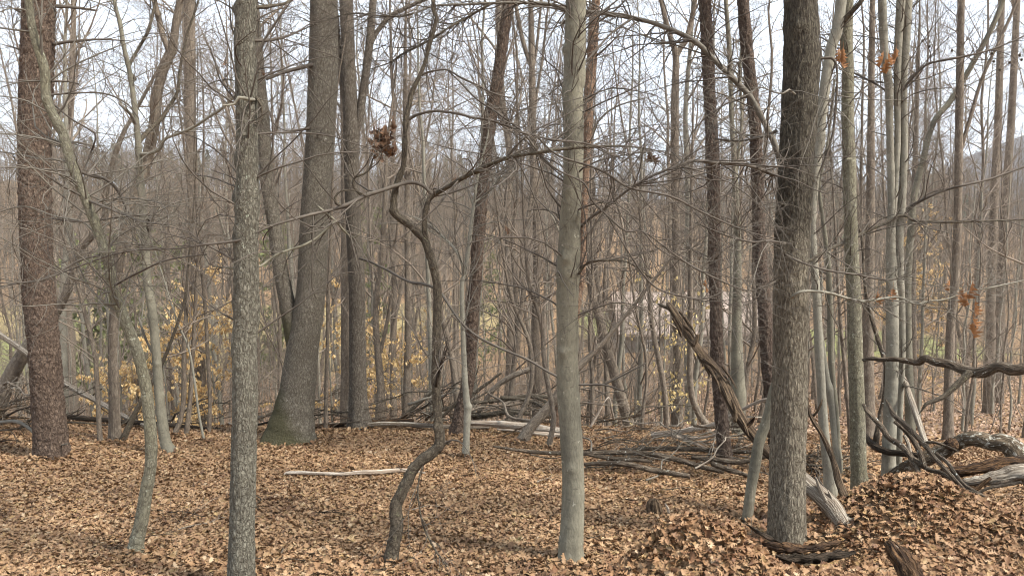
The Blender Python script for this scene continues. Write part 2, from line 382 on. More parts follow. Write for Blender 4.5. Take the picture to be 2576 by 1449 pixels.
M['sapling_dark'] = bark('dark_sapling_bark', (.115, .096, .07), (.16, .135, .098), (.05, .04, .03), 90, 2.0, .3, .7, lichen=((.20, .20, .12), .62, 34))
M['wood_bg'] = bark('woodland_bark', (.29, .24, .185), (.205, .17, .132), (.10, .08, .062), 50, 3.5, .35, .5)
M['twig'] = bark('twig_bark', (.125, .107, .088), (.08, .067, .055), (0, 0, 0), 0, 1, 0, .2)
M['twig_bg'] = bark('woodland_twig_bark', (.26, .212, .168), (.17, .14, .112), (0, 0, 0), 0, 1, 0, .2)
M['twig_pale'] = bark('pale_twig_bark', (.19, .17, .14), (.12, .105, .085), (0, 0, 0), 0, 1, 0, .2)
M['dead'] = bark('weathered_brown_wood', (.33, .24, .155), (.20, .14, .09), (.035, .023, .015), 85, 24, .55, 1.0)
M['dead_grey'] = bark('bleached_grey_wood', (.52, .47, .39), (.38, .33, .265), (.12, .09, .065), 60, 26, .4, .8)
M['dead_white'] = bark('white_barkless_wood', (.62, .57, .49), (.46, .39, .31), (.20, .15, .11), 50, 22, .3, .6)
M['rot'] = bark('rotten_orange_wood', (.38, .21, .095), (.14, .085, .048), (.025, .015, .01), 60, 8, .7, 1.0)
M['rot_dark'] = bark('dark_rotten_wood', (.15, .108, .077), (.085, .06, .045), (.02, .015, .01), 60, 8, .6, 1.0)
M['log_white'] = bark('white_lichened_log', (.34, .26, .18), (.20, .15, .10), (.06, .045, .03), 60, 5, .5, .9, lichen=((.50, .48, .41), .54, 26))
M['log_lichen'] = bark('lichened_log_bark', (.29, .23, .17), (.16, .125, .092), (.05, .038, .027), 60, 5, .55, .9, lichen=((.58, .59, .53), .62, 40))
LEAFC = [(0, (.12, .064, .034)), (.12, (.20, .108, .058)), (.30, (.30, .18, .096)), (.48, (.39, .25, .14)), (.62, (.33, .20, .105)), (.78, (.45, .31, .185)), (.88, (.22, .125, .066)), (.94, (.38, .26, .12)), (1, (.54, .41, .28))]
LEAFC = [(p, (q[0] * .85, q[1] * .84, q[2] * .82)) for p, q in LEAFC]
HEAPC = [(p, (q[0] * .80, q[1] * .74, q[2] * .70)) for p, q in LEAFC]  # redder brown than the litter, with the mounds' shade darkened into the colour
def leafmat(name, stops, trans=.0, patchy=False):
    m, t, b = newmat(name, .62, .25)
    ge = N(t, 'ShaderNodeNewGeometry'); r = ramp(t, stops, ge.outputs['Random Per Island'])
    tc_ = N(t, 'ShaderNodeTexCoord'); n = noise(t, tc_.outputs['Object'], 60, 3)
    c = mixc(t, .7, r.outputs[0], ramp(t, [(.3, g3(.6)), (.7, g3(1))], n.outputs['Fac']).outputs[0], 'MULTIPLY')
    pt = noise(t, tc_.outputs['Object'], 1.3, 4, .65); c = mixc(t, .8, c, ramp(t, [(.34, (.55, .52, .50)), (.60, (1, 1, 1))], pt.outputs['Fac']).outputs[0], 'MULTIPLY') if patchy else c
    t.links.new(c, b.inputs['Base Color'])
    if trans:
        tr = N(t, 'ShaderNodeBsdfTranslucent'); t.links.new(c, tr.inputs[0]); mxs = N(t, 'ShaderNodeMixShader'); mxs.inputs[0].default_value = trans
        t.links.new(b.outputs[0], mxs.inputs[1]); t.links.new(tr.outputs[0], mxs.inputs[2]); t.links.new(mxs.outputs[0], t.nodes['Material Output'].inputs[0])
    return m
M['leaf'] = leafmat('dry_oak_leaves', LEAFC, patchy=True)
M['leaf_heap_shade'] = leafmat('shaded_brown_heap_leaves', HEAPC)
M['leaf_dull'] = leafmat('dull_old_leaves', [(0, (.12, .075, .05)), (.4, (.26, .165, .108)), (.7, (.33, .215, .145)), (1, (.42, .30, .21))])
M['leaf_orange'] = leafmat('orange_dead_leaf', [(0, (.24, .11, .048)), (1, (.34, .17, .075))], .4)
M['leaf_brown'] = leafmat('brown_curled_leaf', [(0, (.07, .04, .025)), (.5, (.15, .09, .055)), (1, (.25, .15, .09))], .08)
M['leaf_yellow'] = leafmat('straw_beech_leaf', [(0, (.70, .49, .22)), (.5, (.80, .62, .34)), (1, (.58, .36, .15))], .4)
M['leaf_straw'] = leafmat('pale_beech_leaf', [(0, (.62, .47, .20)), (1, (.75, .60, .30))], .4)
M['needles'] = leafmat('pine_needles', [(0, (.12, .15, .05)), (.5, (.18, .21, .08)), (1, (.26, .28, .12))], .3)
M['needles_far'] = leafmat('far_pine_needles', [(0, (.045, .075, .035)), (1, (.09, .12, .055))], .2)

def ground_mat():
    m, t, b = newmat('forest_floor', .95, .05)
    tc_ = N(t, 'ShaderNodeTexCoord'); v = tc_.outputs['Object']
    nd = noise(t, v, 9, 2); mv = N(t, 'ShaderNodeVectorMath', operation='MULTIPLY_ADD'); t.links.new(nd.outputs['Color'], mv.inputs[0]); mv.inputs[1].default_value = (.12,) * 3; t.links.new(v, mv.inputs[2])
    vo = N(t, 'ShaderNodeTexVoronoi'); vo.inputs['Scale'].default_value = 15; t.links.new(mv.outputs[0], vo.inputs['Vector'])
    sc = N(t, 'ShaderNodeSeparateColor'); t.links.new(vo.outputs['Color'], sc.inputs[0])
    lc = ramp(t, LEAFC, sc.outputs[0])
    big = noise(t, v, .5, 4); c = mixc(t, .5, lc.outputs[0], ramp(t, [(.3, g3(.6)), (.7, g3(1))], big.outputs['Fac']).outputs[0], 'MULTIPLY')
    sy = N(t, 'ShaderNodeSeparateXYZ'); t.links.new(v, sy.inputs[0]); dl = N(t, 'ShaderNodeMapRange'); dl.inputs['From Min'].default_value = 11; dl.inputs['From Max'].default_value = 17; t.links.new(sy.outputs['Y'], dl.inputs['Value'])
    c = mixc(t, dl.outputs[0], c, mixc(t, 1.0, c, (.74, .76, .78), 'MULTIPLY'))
    # lawn and old field in the valley: positions in metres
    sx = N(t, 'ShaderNodeSeparateXYZ'); t.links.new(v, sx.inputs[0])
    nl = noise(t, v, .06, 4)
    def band(sock, lo, hi, soft):
        a = N(t, 'ShaderNodeMapRange'); a.inputs['From Min'].default_value = lo; a.inputs['From Max'].default_value = lo + soft; t.links.new(sock, a.inputs['Value'])
        d = N(t, 'ShaderNodeMapRange'); d.inputs['From Min'].default_value = hi; d.inputs['From Max'].default_value = hi + soft; d.inputs['To Min'].default_value = 1; d.inputs['To Max'].default_value = 0; t.links.new(sock, d.inputs['Value'])
        mm = N(t, 'ShaderNodeMath', operation='MULTIPLY'); t.links.new(a.outputs[0], mm.inputs[0]); t.links.new(d.outputs[0], mm.inputs[1]); return mm.outputs[0]
    wob = N(t, 'ShaderNodeMath', operation='MULTIPLY_ADD'); t.links.new(nl.outputs['Fac'], wob.inputs[0]); wob.inputs[1].default_value = 26; t.links.new(sx.outputs['Y'], wob.inputs[2])
    def patch(x0, x1, y0, y1, col, cc):
        mm = N(t, 'ShaderNodeMath', operation='MULTIPLY'); t.links.new(band(sx.outputs['X'], x0, x1, 2.5), mm.inputs[0]); t.links.new(band(wob.outputs[0], y0 + 13, y1 + 13, 1.5), mm.inputs[1])
        return mixc(t, mm.outputs[0], cc, col)
    gn = noise(t, v, 3, 4)
    grass = mixc(t, gn.outputs['Fac'], (.13, .14, .05), (.21, .21, .085))
    field = mixc(t, gn.outputs['Fac'], (.24, .18, .09), (.17, .14, .07))
    c = patch(17, 30, 46, 66, grass, c); c = patch(5, 16, 64, 90, grass, c); c = patch(-60, -12, 42, 95, field, c); c = patch(-48, -26, 46, 60, grass, c)
    c = patch(-14, -2, 70, 95, field, c)
    far = N(t, 'ShaderNodeMapRange'); far.inputs['From Min'].default_value = 420; far.inputs['From Max'].default_value = 700; t.links.new(sx.outputs['Y'], far.inputs['Value'])
    nf = noise(t, v, .01, 6, .7); c = mixc(t, far.outputs[0], c, mixc(t, nf.outputs['Fac'], (.055, .05, .05), (.085, .078, .075)))
    t.links.new(c, b.inputs['Base Color'])
    bp = N(t, 'ShaderNodeBump'); bp.inputs['Distance'].default_value = .02; bp.inputs['Strength'].default_value = .6; t.links.new(vo.outputs['Distance'], bp.inputs['Height']); t.links.new(bp.outputs[0], b.inputs['Normal'])
    return m
M['ground'] = ground_mat()

# ------------------------------------------------------------------ the ground sheet
def build_ground():
    rr = [0.0]; r = .4
    while r < 1480: rr.append(r); r *= 1.018 if r < 40 else 1.03
    rr = np.array(rr)
    a1 = np.radians(np.linspace(-48, 48, 420)); a2 = np.radians(np.linspace(48, 312, 90)[1:-1]); an = np.concatenate([a1, a2]); m = len(an)
    X = rr[1:, None] * np.sin(an)[None]; Y = rr[1:, None] * np.cos(an)[None]
    Z = ground(X, Y)
    v = np.vstack([np.stack([X, Y, Z], -1).reshape(-1, 3), [[0, 0, gz(0, 0)]]])
    n = len(rr) - 1; i = np.arange(n - 1)[:, None] * m; j = np.arange(m)[None]; jn = (j + 1) % m
    f = np.stack([i + j, i + m + j, i + m + jn, i + jn], -1).reshape(-1, 4)
    jj = np.arange(m); f3 = np.stack([jj, (jj + 1) % m, np.full(m, n * m)], -1)[:, ::-1]
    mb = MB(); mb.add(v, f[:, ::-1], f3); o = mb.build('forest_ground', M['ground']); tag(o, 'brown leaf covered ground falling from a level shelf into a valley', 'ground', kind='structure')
build_ground()

# ------------------------------------------------------------------ leaves
def leaf_tpl(widths, rg, L=1.0, fold=.25, bend=.6, twist=.4, curl=.3):
    n = len(widths); t = np.linspace(0, 1, n); a = bend * (t - .3)
    x = np.cumsum(np.cos(a)) / n * L; z = np.cumsum(np.sin(a)) / n * L
    V = []
    for k in range(n):
        w = widths[k] * L; tw = twist * (t[k] - .5)
        for s in (-1, 0, 1):
            yy = s * w; zz = abs(s) * w * fold + (abs(s) * curl * w * w / L * 3)
            V.append((x[k], yy * math.cos(tw) - zz * math.sin(tw), z[k] + yy * math.sin(tw) + zz * math.cos(tw)))
    V = np.array(V); V[:, 0] -= V[:, 0].mean()
    F = []
    for k in range(n - 1):
        b = 3 * k; F += [(b, b + 1, b + 4, b + 3), (b + 1, b + 2, b + 5, b + 4)]
    return V, np.array(F)
OAK = [.012, .05, .16, .08, .25, .11, .33, .13, .24, .10, .0]
MED = [.02, .20, .10, .30, .16, .0]; LOW = [.08, .28, .02]
def place_leaves(mb, pos, tpls, size, tilt, rg, nrm=None, hang=None):
    n = len(pos); pick = rg.integers(0, len(tpls), n)
    for k, (V, F) in enumerate(tpls):
        q = np.where(pick == k)[0]
        if not len(q): continue
        m = len(q); yaw = rg.uniform(0, 2 * math.pi, m); tl = np.abs(rg.normal(0, tilt, m)) if hang is None else rg.normal(hang, tilt, m); ta = rg.uniform(0, 2 * math.pi, m) if hang is None else np.full(m, math.pi / 2)
        sz = rg.uniform(size[0], size[1], m); flip = np.where(rg.random(m) < .45, -1, 1)
        v = V[None] * sz[:, None, None] * np.ones((m, 1, 1)); v[..., 2] *= flip[:, None]
        def rot(v, ax, an):
            c, s = np.cos(an)[:, None], np.sin(an)[:, None]; x, y, z = v[..., 0], v[..., 1], v[..., 2]
            if ax == 'z': return np.stack([x * c - y * s, x * s + y * c, z], -1)
            if ax == 'x': return np.stack([x, y * c - z * s, y * s + z * c], -1)
            return np.stack([x * c + z * s, y, -x * s + z * c], -1)
        if hang is None: v = rot(v, 'z', ta); v = rot(v, 'x', tl)
        else: v = rot(v, 'y', tl)
        v = rot(v, 'z', yaw)
        if nrm is not None:
            nn = nrm[q]; v[..., 2] -= v[..., 0] * nn[:, None, 0] + v[..., 1] * nn[:, None, 1]
        v = v + pos[q][:, None]
        f = (F[None] + (np.arange(m) * len(V))[:, None, None]).reshape(-1, 4)
        mb.add(v.reshape(-1, 3), f)
def litter():
    mb = MB(); rg = np.random.default_rng(11)
    def mk(wd, n): return [leaf_tpl(wd, rg, 1, rg.uniform(-.1, .6), rg.uniform(-1.6, 1.9), rg.uniform(-1.6, 1.6), rg.uniform(0, .8)) for _ in range(n)]
    hi, me, lo = mk(OAK, 26), mk(MED, 20), mk(LOW, 12)
    def pts(r0, r1, n, half=.80):
        r = np.sqrt(rg.uniform(r0 ** 2, r1 ** 2, n * 2)); a = rg.uniform(-half, half, n * 2); x, y = r * np.sin(a), r * np.cos(a)
        k = slice(0, n); return x[k], y[k]
    for (r0, r1, n, tp, sz, tl, lift) in ((2.6, 5.2, 4500, hi, (.05, .095), .35, .03), (2.6, 6.3, 95000, hi, (.022, .066), .34, .026), (6.3, 14, 230000, me, (.026, .066), .34, .020)):
        x, y = pts(r0, r1, n)
        keep = ((x - 1.78) / .34) ** 2 + ((y - 4.78) / .14) ** 2 > rg.random(n) * 1.3
        x, y = x[keep], y[keep]; z = ground(x, y); e = .12
        nx = -(ground(x + e, y) - z) / e; ny = -(ground(x, y + e) - z) / e
        P = np.stack([x, y, z + rg.uniform(.002, lift, len(x))], -1)
        place_leaves(mb, P, tp, sz, tl, rg, np.stack([nx, ny], -1))
    x, y = pts(13, 46, 120000); P = np.stack([x, y, ground(x, y) + rg.uniform(.002, .02, len(x))], -1); fb = MB(); place_leaves(fb, P, lo, (.07, .15), .35, rg)
    tag(fb.build('slope_leaf_litter', M['leaf_dull'], None), 'dull brown leaves covering the slope below the clearing', 'fallen leaves', kind='stuff')
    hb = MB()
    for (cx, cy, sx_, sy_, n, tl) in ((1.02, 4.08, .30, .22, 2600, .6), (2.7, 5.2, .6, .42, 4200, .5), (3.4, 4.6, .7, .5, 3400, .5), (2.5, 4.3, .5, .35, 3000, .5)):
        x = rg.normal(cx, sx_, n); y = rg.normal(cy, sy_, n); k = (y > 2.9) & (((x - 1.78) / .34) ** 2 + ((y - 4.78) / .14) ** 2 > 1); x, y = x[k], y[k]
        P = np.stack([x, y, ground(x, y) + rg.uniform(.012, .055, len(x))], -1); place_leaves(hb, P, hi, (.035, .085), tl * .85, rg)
    tag(hb.build('heaped_leaves', M['leaf_heap_shade'], None), 'brown oak leaves, tinted dark for shade, heaped on the mounds near the dark barked tree', 'fallen leaves', kind='stuff')
    o = mb.build('leaf_litter', M['leaf']); tag(o, 'dry tan and brown oak leaves carpeting the forest floor', 'fallen leaves', kind='stuff')
litter()

# ------------------------------------------------------------------ traced trees
# each point is (px, py, width_px[, dy]) in the measuring frame, at the depth of the tree
def base_depth(pts, y=None):
    u, v = pts[-1][0], pts[-1][1]
    return float(hit(u, v)[1]) if y is None else y
def world(pts, y):
    P = np.array([W(p[0], p[1], y + (p[3] if len(p) > 3 else 0)) for p in pts]); Rr = np.array([p[2] / 2 / FPX * (y + (p[3] if len(p) > 3 else 0)) for p in pts])
    return P, Rr
def twigs(mb, par, n1, n2, L1=(.4, 1.1), L2=(.15, .45), r1=.006, rg=rng, up=.12, n3=0, zmin=None, curl=.45, ang=(35, 70), flat=.3, r_fine=.0024, tmin=.1, wander=.35):
    a = spawn(par, n1, L1, ang, 8, r1, .5, .3, up, wander, curl, tmin, rg, zmin, flat, rmin=.0024); batch(mb, *a, sides=4)
    if n2:
        b = spawn(a, n2, L2, (30, 75), 6, r_fine * 1.4, .6, .4, up, wander, curl, .1, rg, zmin, flat, tip_min=.0008); batch(mb, *b, sides=3)
        if n3:
            c = spawn(b, n3, (L2[0] * .5, L2[1] * .6), (30, 70), 4, r_fine, .7, .6, up, .2, curl, .1, rg, zmin, flat, tip_min=.0008); batch(mb, *c, sides=3)
BASES = []
def hero(name, label, cat, pts, mat, kind, y=None, sides=40, ds=.012, root=.25, ext=0, limbs=(), crown=None, seed=1, tmat=None, group=None, knots=(), amp=1.0, extcrown=True, base=True):
    y = base_depth(pts, y)
    P, Rr = world(pts, y)
    P = P[::-1]; Rr = Rr[::-1]                     # from the base up
    gb = gz(P[0][0], P[0][1])
    if base:
        d = P[0] - P[1]
        P = np.vstack([[P[0][0] + d[0] * .1, P[0][1], min(P[0][2], gb) - .15], P]); Rr = np.concatenate([[Rr[0] * 1.06], Rr])
    ztop = P[-1][2]; vis = ztop
    ex = []
    if ext:
        rg_ = np.random.default_rng(seed + 500)
        d = (P[-1] - P[-2]); d /= np.linalg.norm(d); p = P[-1]; r = Rr[-1]; n = max(2, int(ext / .7)); r0 = r
        for q in range(n):
            d = d + rg_.normal(size=3) * .05 + np.array([0, 0, .06]); d /= np.linalg.norm(d); p = p + d * ext / n; ex.append(p); Rr = np.append(Rr, r0 * (1 - .85 * (q + 1) / n))
        P = np.vstack([P] + [e[None] for e in ex])
    root_o = empty(name, (P[1][0] if base else P[0][0], P[1][1] if base else P[0][1], gb if base else P[0][2]))
    tag(root_o, label, cat, group)
    if base and P[1][1] < 10.5: BASES.append((P[1][0], P[1][1], float(Rr[1])))
    mb = MB()
    fn = lambda p: ds if p[2] < vis + .3 else .12
    TP, TR = tube(mb, P, Rr, sides, kind, seed, fn, root, amp, s0=-.15, knots=knots)
    mb.build('trunk', M[mat], root_o)
    lp = [(TP, TR)]
    for lb in limbs:
        lpts = lb['p']; LP, LR = world(lpts, y + lb.get('dy', 0))
        if lb.get('rev'): LP, LR = LP[::-1], LR[::-1]
        LR = np.maximum(LR, .0015)
        if lpts[0 if lb.get('rev') else -1][1] < 10 and LR[-1] > .008:      # stems that leave the photo go on and taper off above it
            d_ = LP[-1] - LP[-2]; d_ /= np.linalg.norm(d_); d_[2] = abs(d_[2]) + .35; d_ /= np.linalg.norm(d_); q_ = min(5.0, 40 * LR[-1] + 1.2)
            LP = np.vstack([LP, LP[-1] + d_ * q_ * .35, LP[-1] + (d_ + [.04, .03, .1]) * q_ * .7, LP[-1] + (d_ + [.02, -.05, .2]) * q_]); LR = np.concatenate([LR, LR[-1] * np.array([.72, .42, .12])])
        m2 = MB(); A = tube(m2, LP, LR, 14 if LR[0] > .012 else 8, lb.get('k', 'smooth' if LR.max() < .03 else kind), seed + 3, .02 if LR.max() > .012 else .035, 0, .6)
        m2.build(lb.get('n', 'limb'), M[lb.get('m', mat)], root_o); lp.append(A)
    cb = MB(); rg_ = np.random.default_rng(seed)
    if ext and extcrown:
        up_par = cat_par([(TP[TP[:, 2] > ztop - .3], TR[TP[:, 2] > ztop - .3])], 14)
        big = spawn(up_par, int(5 + ext * 1.0), (1.0, 2.6), (40, 75), 8, .03, .45, .25, .15, .22, .3, .05, rg_); batch(cb, *big, sides=5)
        twigs(cb, big, int(36 + ext * 9), int(140 + ext * 34), (.6, 1.4), (.2, .6), .008, rg_, .05, int(100 + ext * 28))
    if crown:
        tr = TR[TP[:, 2] < ztop + .2]; tp = TP[TP[:, 2] < ztop + .2]
        src = lp[1:] + ([(tp[len(tp) // 3:], tr[len(tp) // 3:])] if crown.get('trunk', 0) else [])
        if src:
            par = cat_par(src, 16)
            twigs(cb, par, crown['n'], crown['n2'], crown.get('L1', (.4, 1.1)), crown.get('L2', (.15, .45)), crown.get('r', .006), rg_, crown.get('up', .12), crown.get('n3', 0), -.8, crown.get('curl', .45))
    if cb.n: cb.build('crown', M[tmat or 'twig'], root_o)
    return root_o, y

# --- nearest trees
oA, yA = hero('pine_tree', 'thickest flaky red brown pine at the edge, crossed by a crooked sapling', 'tree',
  [(99,-150,73.8),(98,0,73.8),(90,250,74.7),(87,420,73.8),(90,560,72.9),(97,720,73.8),(110,870,72.9),(121,1021,74.7),(128,1110,78.3),(131,1152,84.6)], 'pine', 'pine', sides=90, ds=.011, ext=9, seed=3, root=.10,
  limbs=[dict(p=[(135,112,8),(180,105,7),(250,100,5),(312,103,3,.3)], n='branch', m='twig'), dict(p=[(140,16,9),(190,20,7),(240,27,5)], n='branch', m='twig'),
         dict(p=[(130,357,7),(180,357,6),(235,366,4)], n='branch', m='twig_pale'), dict(p=[(130,205,6),(170,206,4),(200,212,3)], n='branch', m='twig'),
         dict(p=[(60,130,5),(40,122,4),(25,118,2)], n='branch', m='twig'), dict(p=[(60,35,6),(40,26,4),(20,14,2)], n='branch', m='twig')],
  crown=dict(n=26, n2=60))
oB, yB = hero('crooked_sapling', 'crooked green grey sapling leaning up across the flaky red pine', 'tree',
  [(66,-130,16),(71,0,18),(86,91,19),(112,176,21),(116,242,22),(134,290,23),(156,332,23),(172,385,22),(186,428,22),(216,503,23),(250,590,24),(272,655,25),(284,729,27),(300,770,27),(313,805,27),(340,870,27),(353,912,27),(368,980,28),(375,1046,29),(380,1110,30),(379,1172,29),(368,1235,31),(356,1310,34),(344,1360,37),(340,1398,42)],
  'mossy', 'smooth', sides=32, ds=.012, ext=3, seed=5, root=.25, tmat='twig_pale',
  limbs=[dict(p=[(168,408,7),(140,402,6),(101,400,5,.1),(40,388,4,.2),(-30,378,3,.3)], n='branch', m='twig_pale'),
         dict(p=[(188,424,8),(215,438,7,.05),(262,450,8,.1),(285,466,8,.15),(302,488,8,.2),(322,529,8,.2),(338,552,7,.2),(357,574,6,.2)], n='branch', m='twig'),
         dict(p=[(222,505,7),(262,520,6,-.1),(310,540,5,-.2),(360,558,4,-.3),(420,566,3,-.3)], n='branch', m='twig'),
         dict(p=[(215,498,6),(160,470,5,-.1),(123,446,4,-.2),(60,400,3,-.2)], n='branch', m='twig'),
         dict(p=[(262,640,7),(200,655,6,-.1),(120,700,5,-.2),(40,712,4,-.3),(-40,708,3,-.3)], n='branch', m='twig'),
         dict(p=[(150,440,4,.1),(201,478,4,.1),(282,519,4,.1),(352,559,3,.1)], n='branch', m='twig_pale'),
         dict(p=[(180,420,4,.1),(130,550,4,.1),(211,559,4,.1),(302,546,4,.1),(383,541,3,.1)][1:], n='branch', m='twig'),
         dict(p=[(128,258,4,.1),(180,300,4,.1),(230,330,4,.2),(240,350,4,.2),(215,420,3,.3)], n='branch', m='twig'),
         dict(p=[(285,720,6),(340,690,5,-.2),(420,655,4,-.4),(520,640,3,-.5)], n='branch', m='twig'),
         dict(p=[(250,600,6),(210,560,5,.1),(140,545,4,.2),(60,520,3,.3),(-20,540,3,.3)], n='branch', m='twig_pale'),
         dict(p=[(120,240,5),(180,235,5,.1),(262,236,4,.2),(320,262,4,.2),(350,300,3,.2)], n='branch', m='twig')],
  crown=dict(n=130, n2=560, n3=500, L1=(.35, 1.3), curl=.55, trunk=1), knots=((1.95, 4.5, .012, .03), (2.9, 5, .01, .03)))
oC, yC = hero('knobbly_sapling', 'slim pale sapling with knobbly rings, forked high, broken stub on its side', 'tree',
  [(287,-20,8),(291,20,9),(302,60,10),(312,120,11),(327,186,12),(340,280,13),(347,352,15),(350,403,16),(357,503,18),(365,604,19),(370,700,20),(376,740,21),(384,790,22),(394,900,22),(400,985,23),(407,1050,25),(416,1110,28),(427,1140,36)],
  'smooth', 'smooth', sides=24, ds=.02, ext=3, seed=8, root=.3, tmat='twig_pale',
  limbs=[dict(p=[(347,360,12),(370,333,11,.1),(403,302,10,.2),(430,262,9,.3),(448,227,8,.3),(452,180,7,.4),(470,90,6,.5),(500,0,5,.6)], m='sapling_dark'),
         dict(p=[(342,318,9),(330,290,8,-.1),(310,270,7,-.2),(300,262,6,-.2)], n='branch', m='twig_pale'),
         dict(p=[(352,388,9),(380,386,8,-.1),(403,373,8,-.15),(412,352,7,-.2),(445,338,7,-.3),(483,322,7,-.4),(530,292,7,-.5),(554,277,7,-.6),(590,242,6,-.7),(612,232,6,-.7),(645,250,5,-.8)], n='branch', m='smooth_pale'),
         dict(p=[(340,200,8),(325,170,8,.1),(350,120,8,.2),(372,80,8,.2),(388,20,7,.3),(395,-30,6,.3)], m='sapling_dark'),
         dict(p=[(368,612,13),(369,585,13),(372,560,12),(377,543,8)], n='broken_stub', m='rot_dark', k='dead'),
         dict(p=[(392,900,7),(375,870,6,.1),(360,835,6,.1),(350,800,5,.2)], n='branch', m='twig_pale')],
  crown=dict(n=100, n2=460, n3=400, L1=(.4, 1.4), curl=.55, trunk=1), knots=tuple((.45 + .17 * k, (3.1, .1, 3.5, 5.0)[k % 4] + .3 * math.sin(k * 3), .013, .022) for k in range(16)))
oD, yD = hero('grey_tree', 'straight near tree with grey plated lichen spotted bark, its foot below the photo edge', 'tree',
  [(620,-150,43),(621,0,45),(618,60,47),(616,110,50),(619,200,50),(621,330,50),(623,420,51),(622,500,57),(621,560,55),(617,590,58),(619,640,57),(620,720,60),(620,800,60),(614,870,60),(617,950,59),(616,1021,60),(612,1172,60),(609,1320,62),(607,1449,67),(606,1500,74)],
  'grey', 'plated', sides=64, ds=.008, ext=7, seed=12, root=.12, tmat='twig',
  limbs=[dict(p=[(640,252,9),(625,250,9,-.12),(600,246,8,-.16),(590,262,6,-.16),(560,265,4,-.2)], n='branch', m='smooth_pale'),
         dict(p=[(640,240,6),(655,262,6,-.03),(659,300,5,-.02),(640,308,4,-.04)], n='branch', m='sapling_dark'),
         dict(p=[(640,20,10),(680,16,8,.1),(720,8,6,.2),(770,-20,5,.3)], n='branch', m='sapling_dark'),
         dict(p=[(640,103,9),(690,100,7,.1),(740,85,5,.2),(780,60,3,.3)], n='branch', m='twig')],
  crown=dict(n=60, n2=220, n3=160, trunk=1), knots=((3.1, 3.0, .03, .035), (2.35, 3.1, .02, .05), (3.85, 3.2, .022, .045), (2.15, 3.0, .02, .04), (1.6, 3.1, .015, .04)))
oE, yE = hero('oak_tree', 'largest grey brown oak, twin stemmed with a moss covered flared foot', 'tree',
  [(817,-150,62),(815,0,65),(812,200,71),(802,400,68),(791,550,69),(787,650,70),(784,720,71),(774,800,74),(762,870,78),(750,971,88),(740,1030,100),(733,1072,117),(728,1112,142)],
  'oak', 'tight', sides=110, ds=.011, ext=9, seed=15, root=.16,
  limbs=[dict(p=[(630,-60,26,.1),(641,60,28,.1),(652,200,30,.1),(662,302,31,.1),(672,450,33,.05),(692,580,34),(706,680,36),(716,730,38),(730,800,42),(748,880,50)], rev=1, m='oak', k='tight'),
         dict(p=[(800,160,12,-.1),(770,168,10,-.15),(715,182,9,-.2),(670,200,7,-.3)], n='branch', m='twig'),
         dict(p=[(790,322,8,-.1),(750,328,7,-.15),(710,335,5,-.2)], n='branch', m='twig')],
  crown=dict(n=40, n2=180, n3=120, trunk=1))
oF, yF = hero('forked_tree', 'grey tree forking upward just beside the big mossy oak', 'tree',
  [(868,-140,30),(871,0,32),(875,110,32),(878,210,34),(882,290,38),(884,330,41),(884,420,37),(886,503,35),(893,640,38),(898,724,40),(899,870,41),(900,971,44),(902,1030,49),(905,1080,62)],
  'ash', 'tight', sides=60, ds=.013, ext=7, seed=19, root=.3,
  limbs=[dict(p=[(890,350,22),(903,302,21),(911,250,20),(918,201,20),(928,126,19),(934,60,19),(939,0,18),(943,-60,17)], m='ash', k='tight'),
         dict(p=[(877,300,16),(866,240,16),(857,190,15),(852,150,15),(848,90,14),(846,50,13),(838,-20,12)], m='ash'),
         dict(p=[(927,130,13),(938,100,12),(953,75,12),(984,40,11),(1040,12,9),(1100,-20,8)], m='ash'),
         dict(p=[(905,650,7,-.2),(930,658,6,-.3),(975,680,6,-.6),(1010,700,6,-.9),(1040,712,7,-1.2),(1062,714,7,-1.4),(1105,734,7,-1.7),(1155,805,6,-2),(1200,845,6,-2.1),(1257,875,6,-2.2),(1328,905,6,-2.3),(1388,940,6,-2.4),(1449,966,6,-2.5),(1519,968,5,-2.6),(1575,986,3,-2.6)], n='branch', m='twig'),
         dict(p=[(1519,968,4,-2.6),(1570,942,4,-2.6),(1625,913,3,-2.6)], n='branch', m='twig')],
  crown=dict(n=60, n2=260, n3=200, trunk=1))
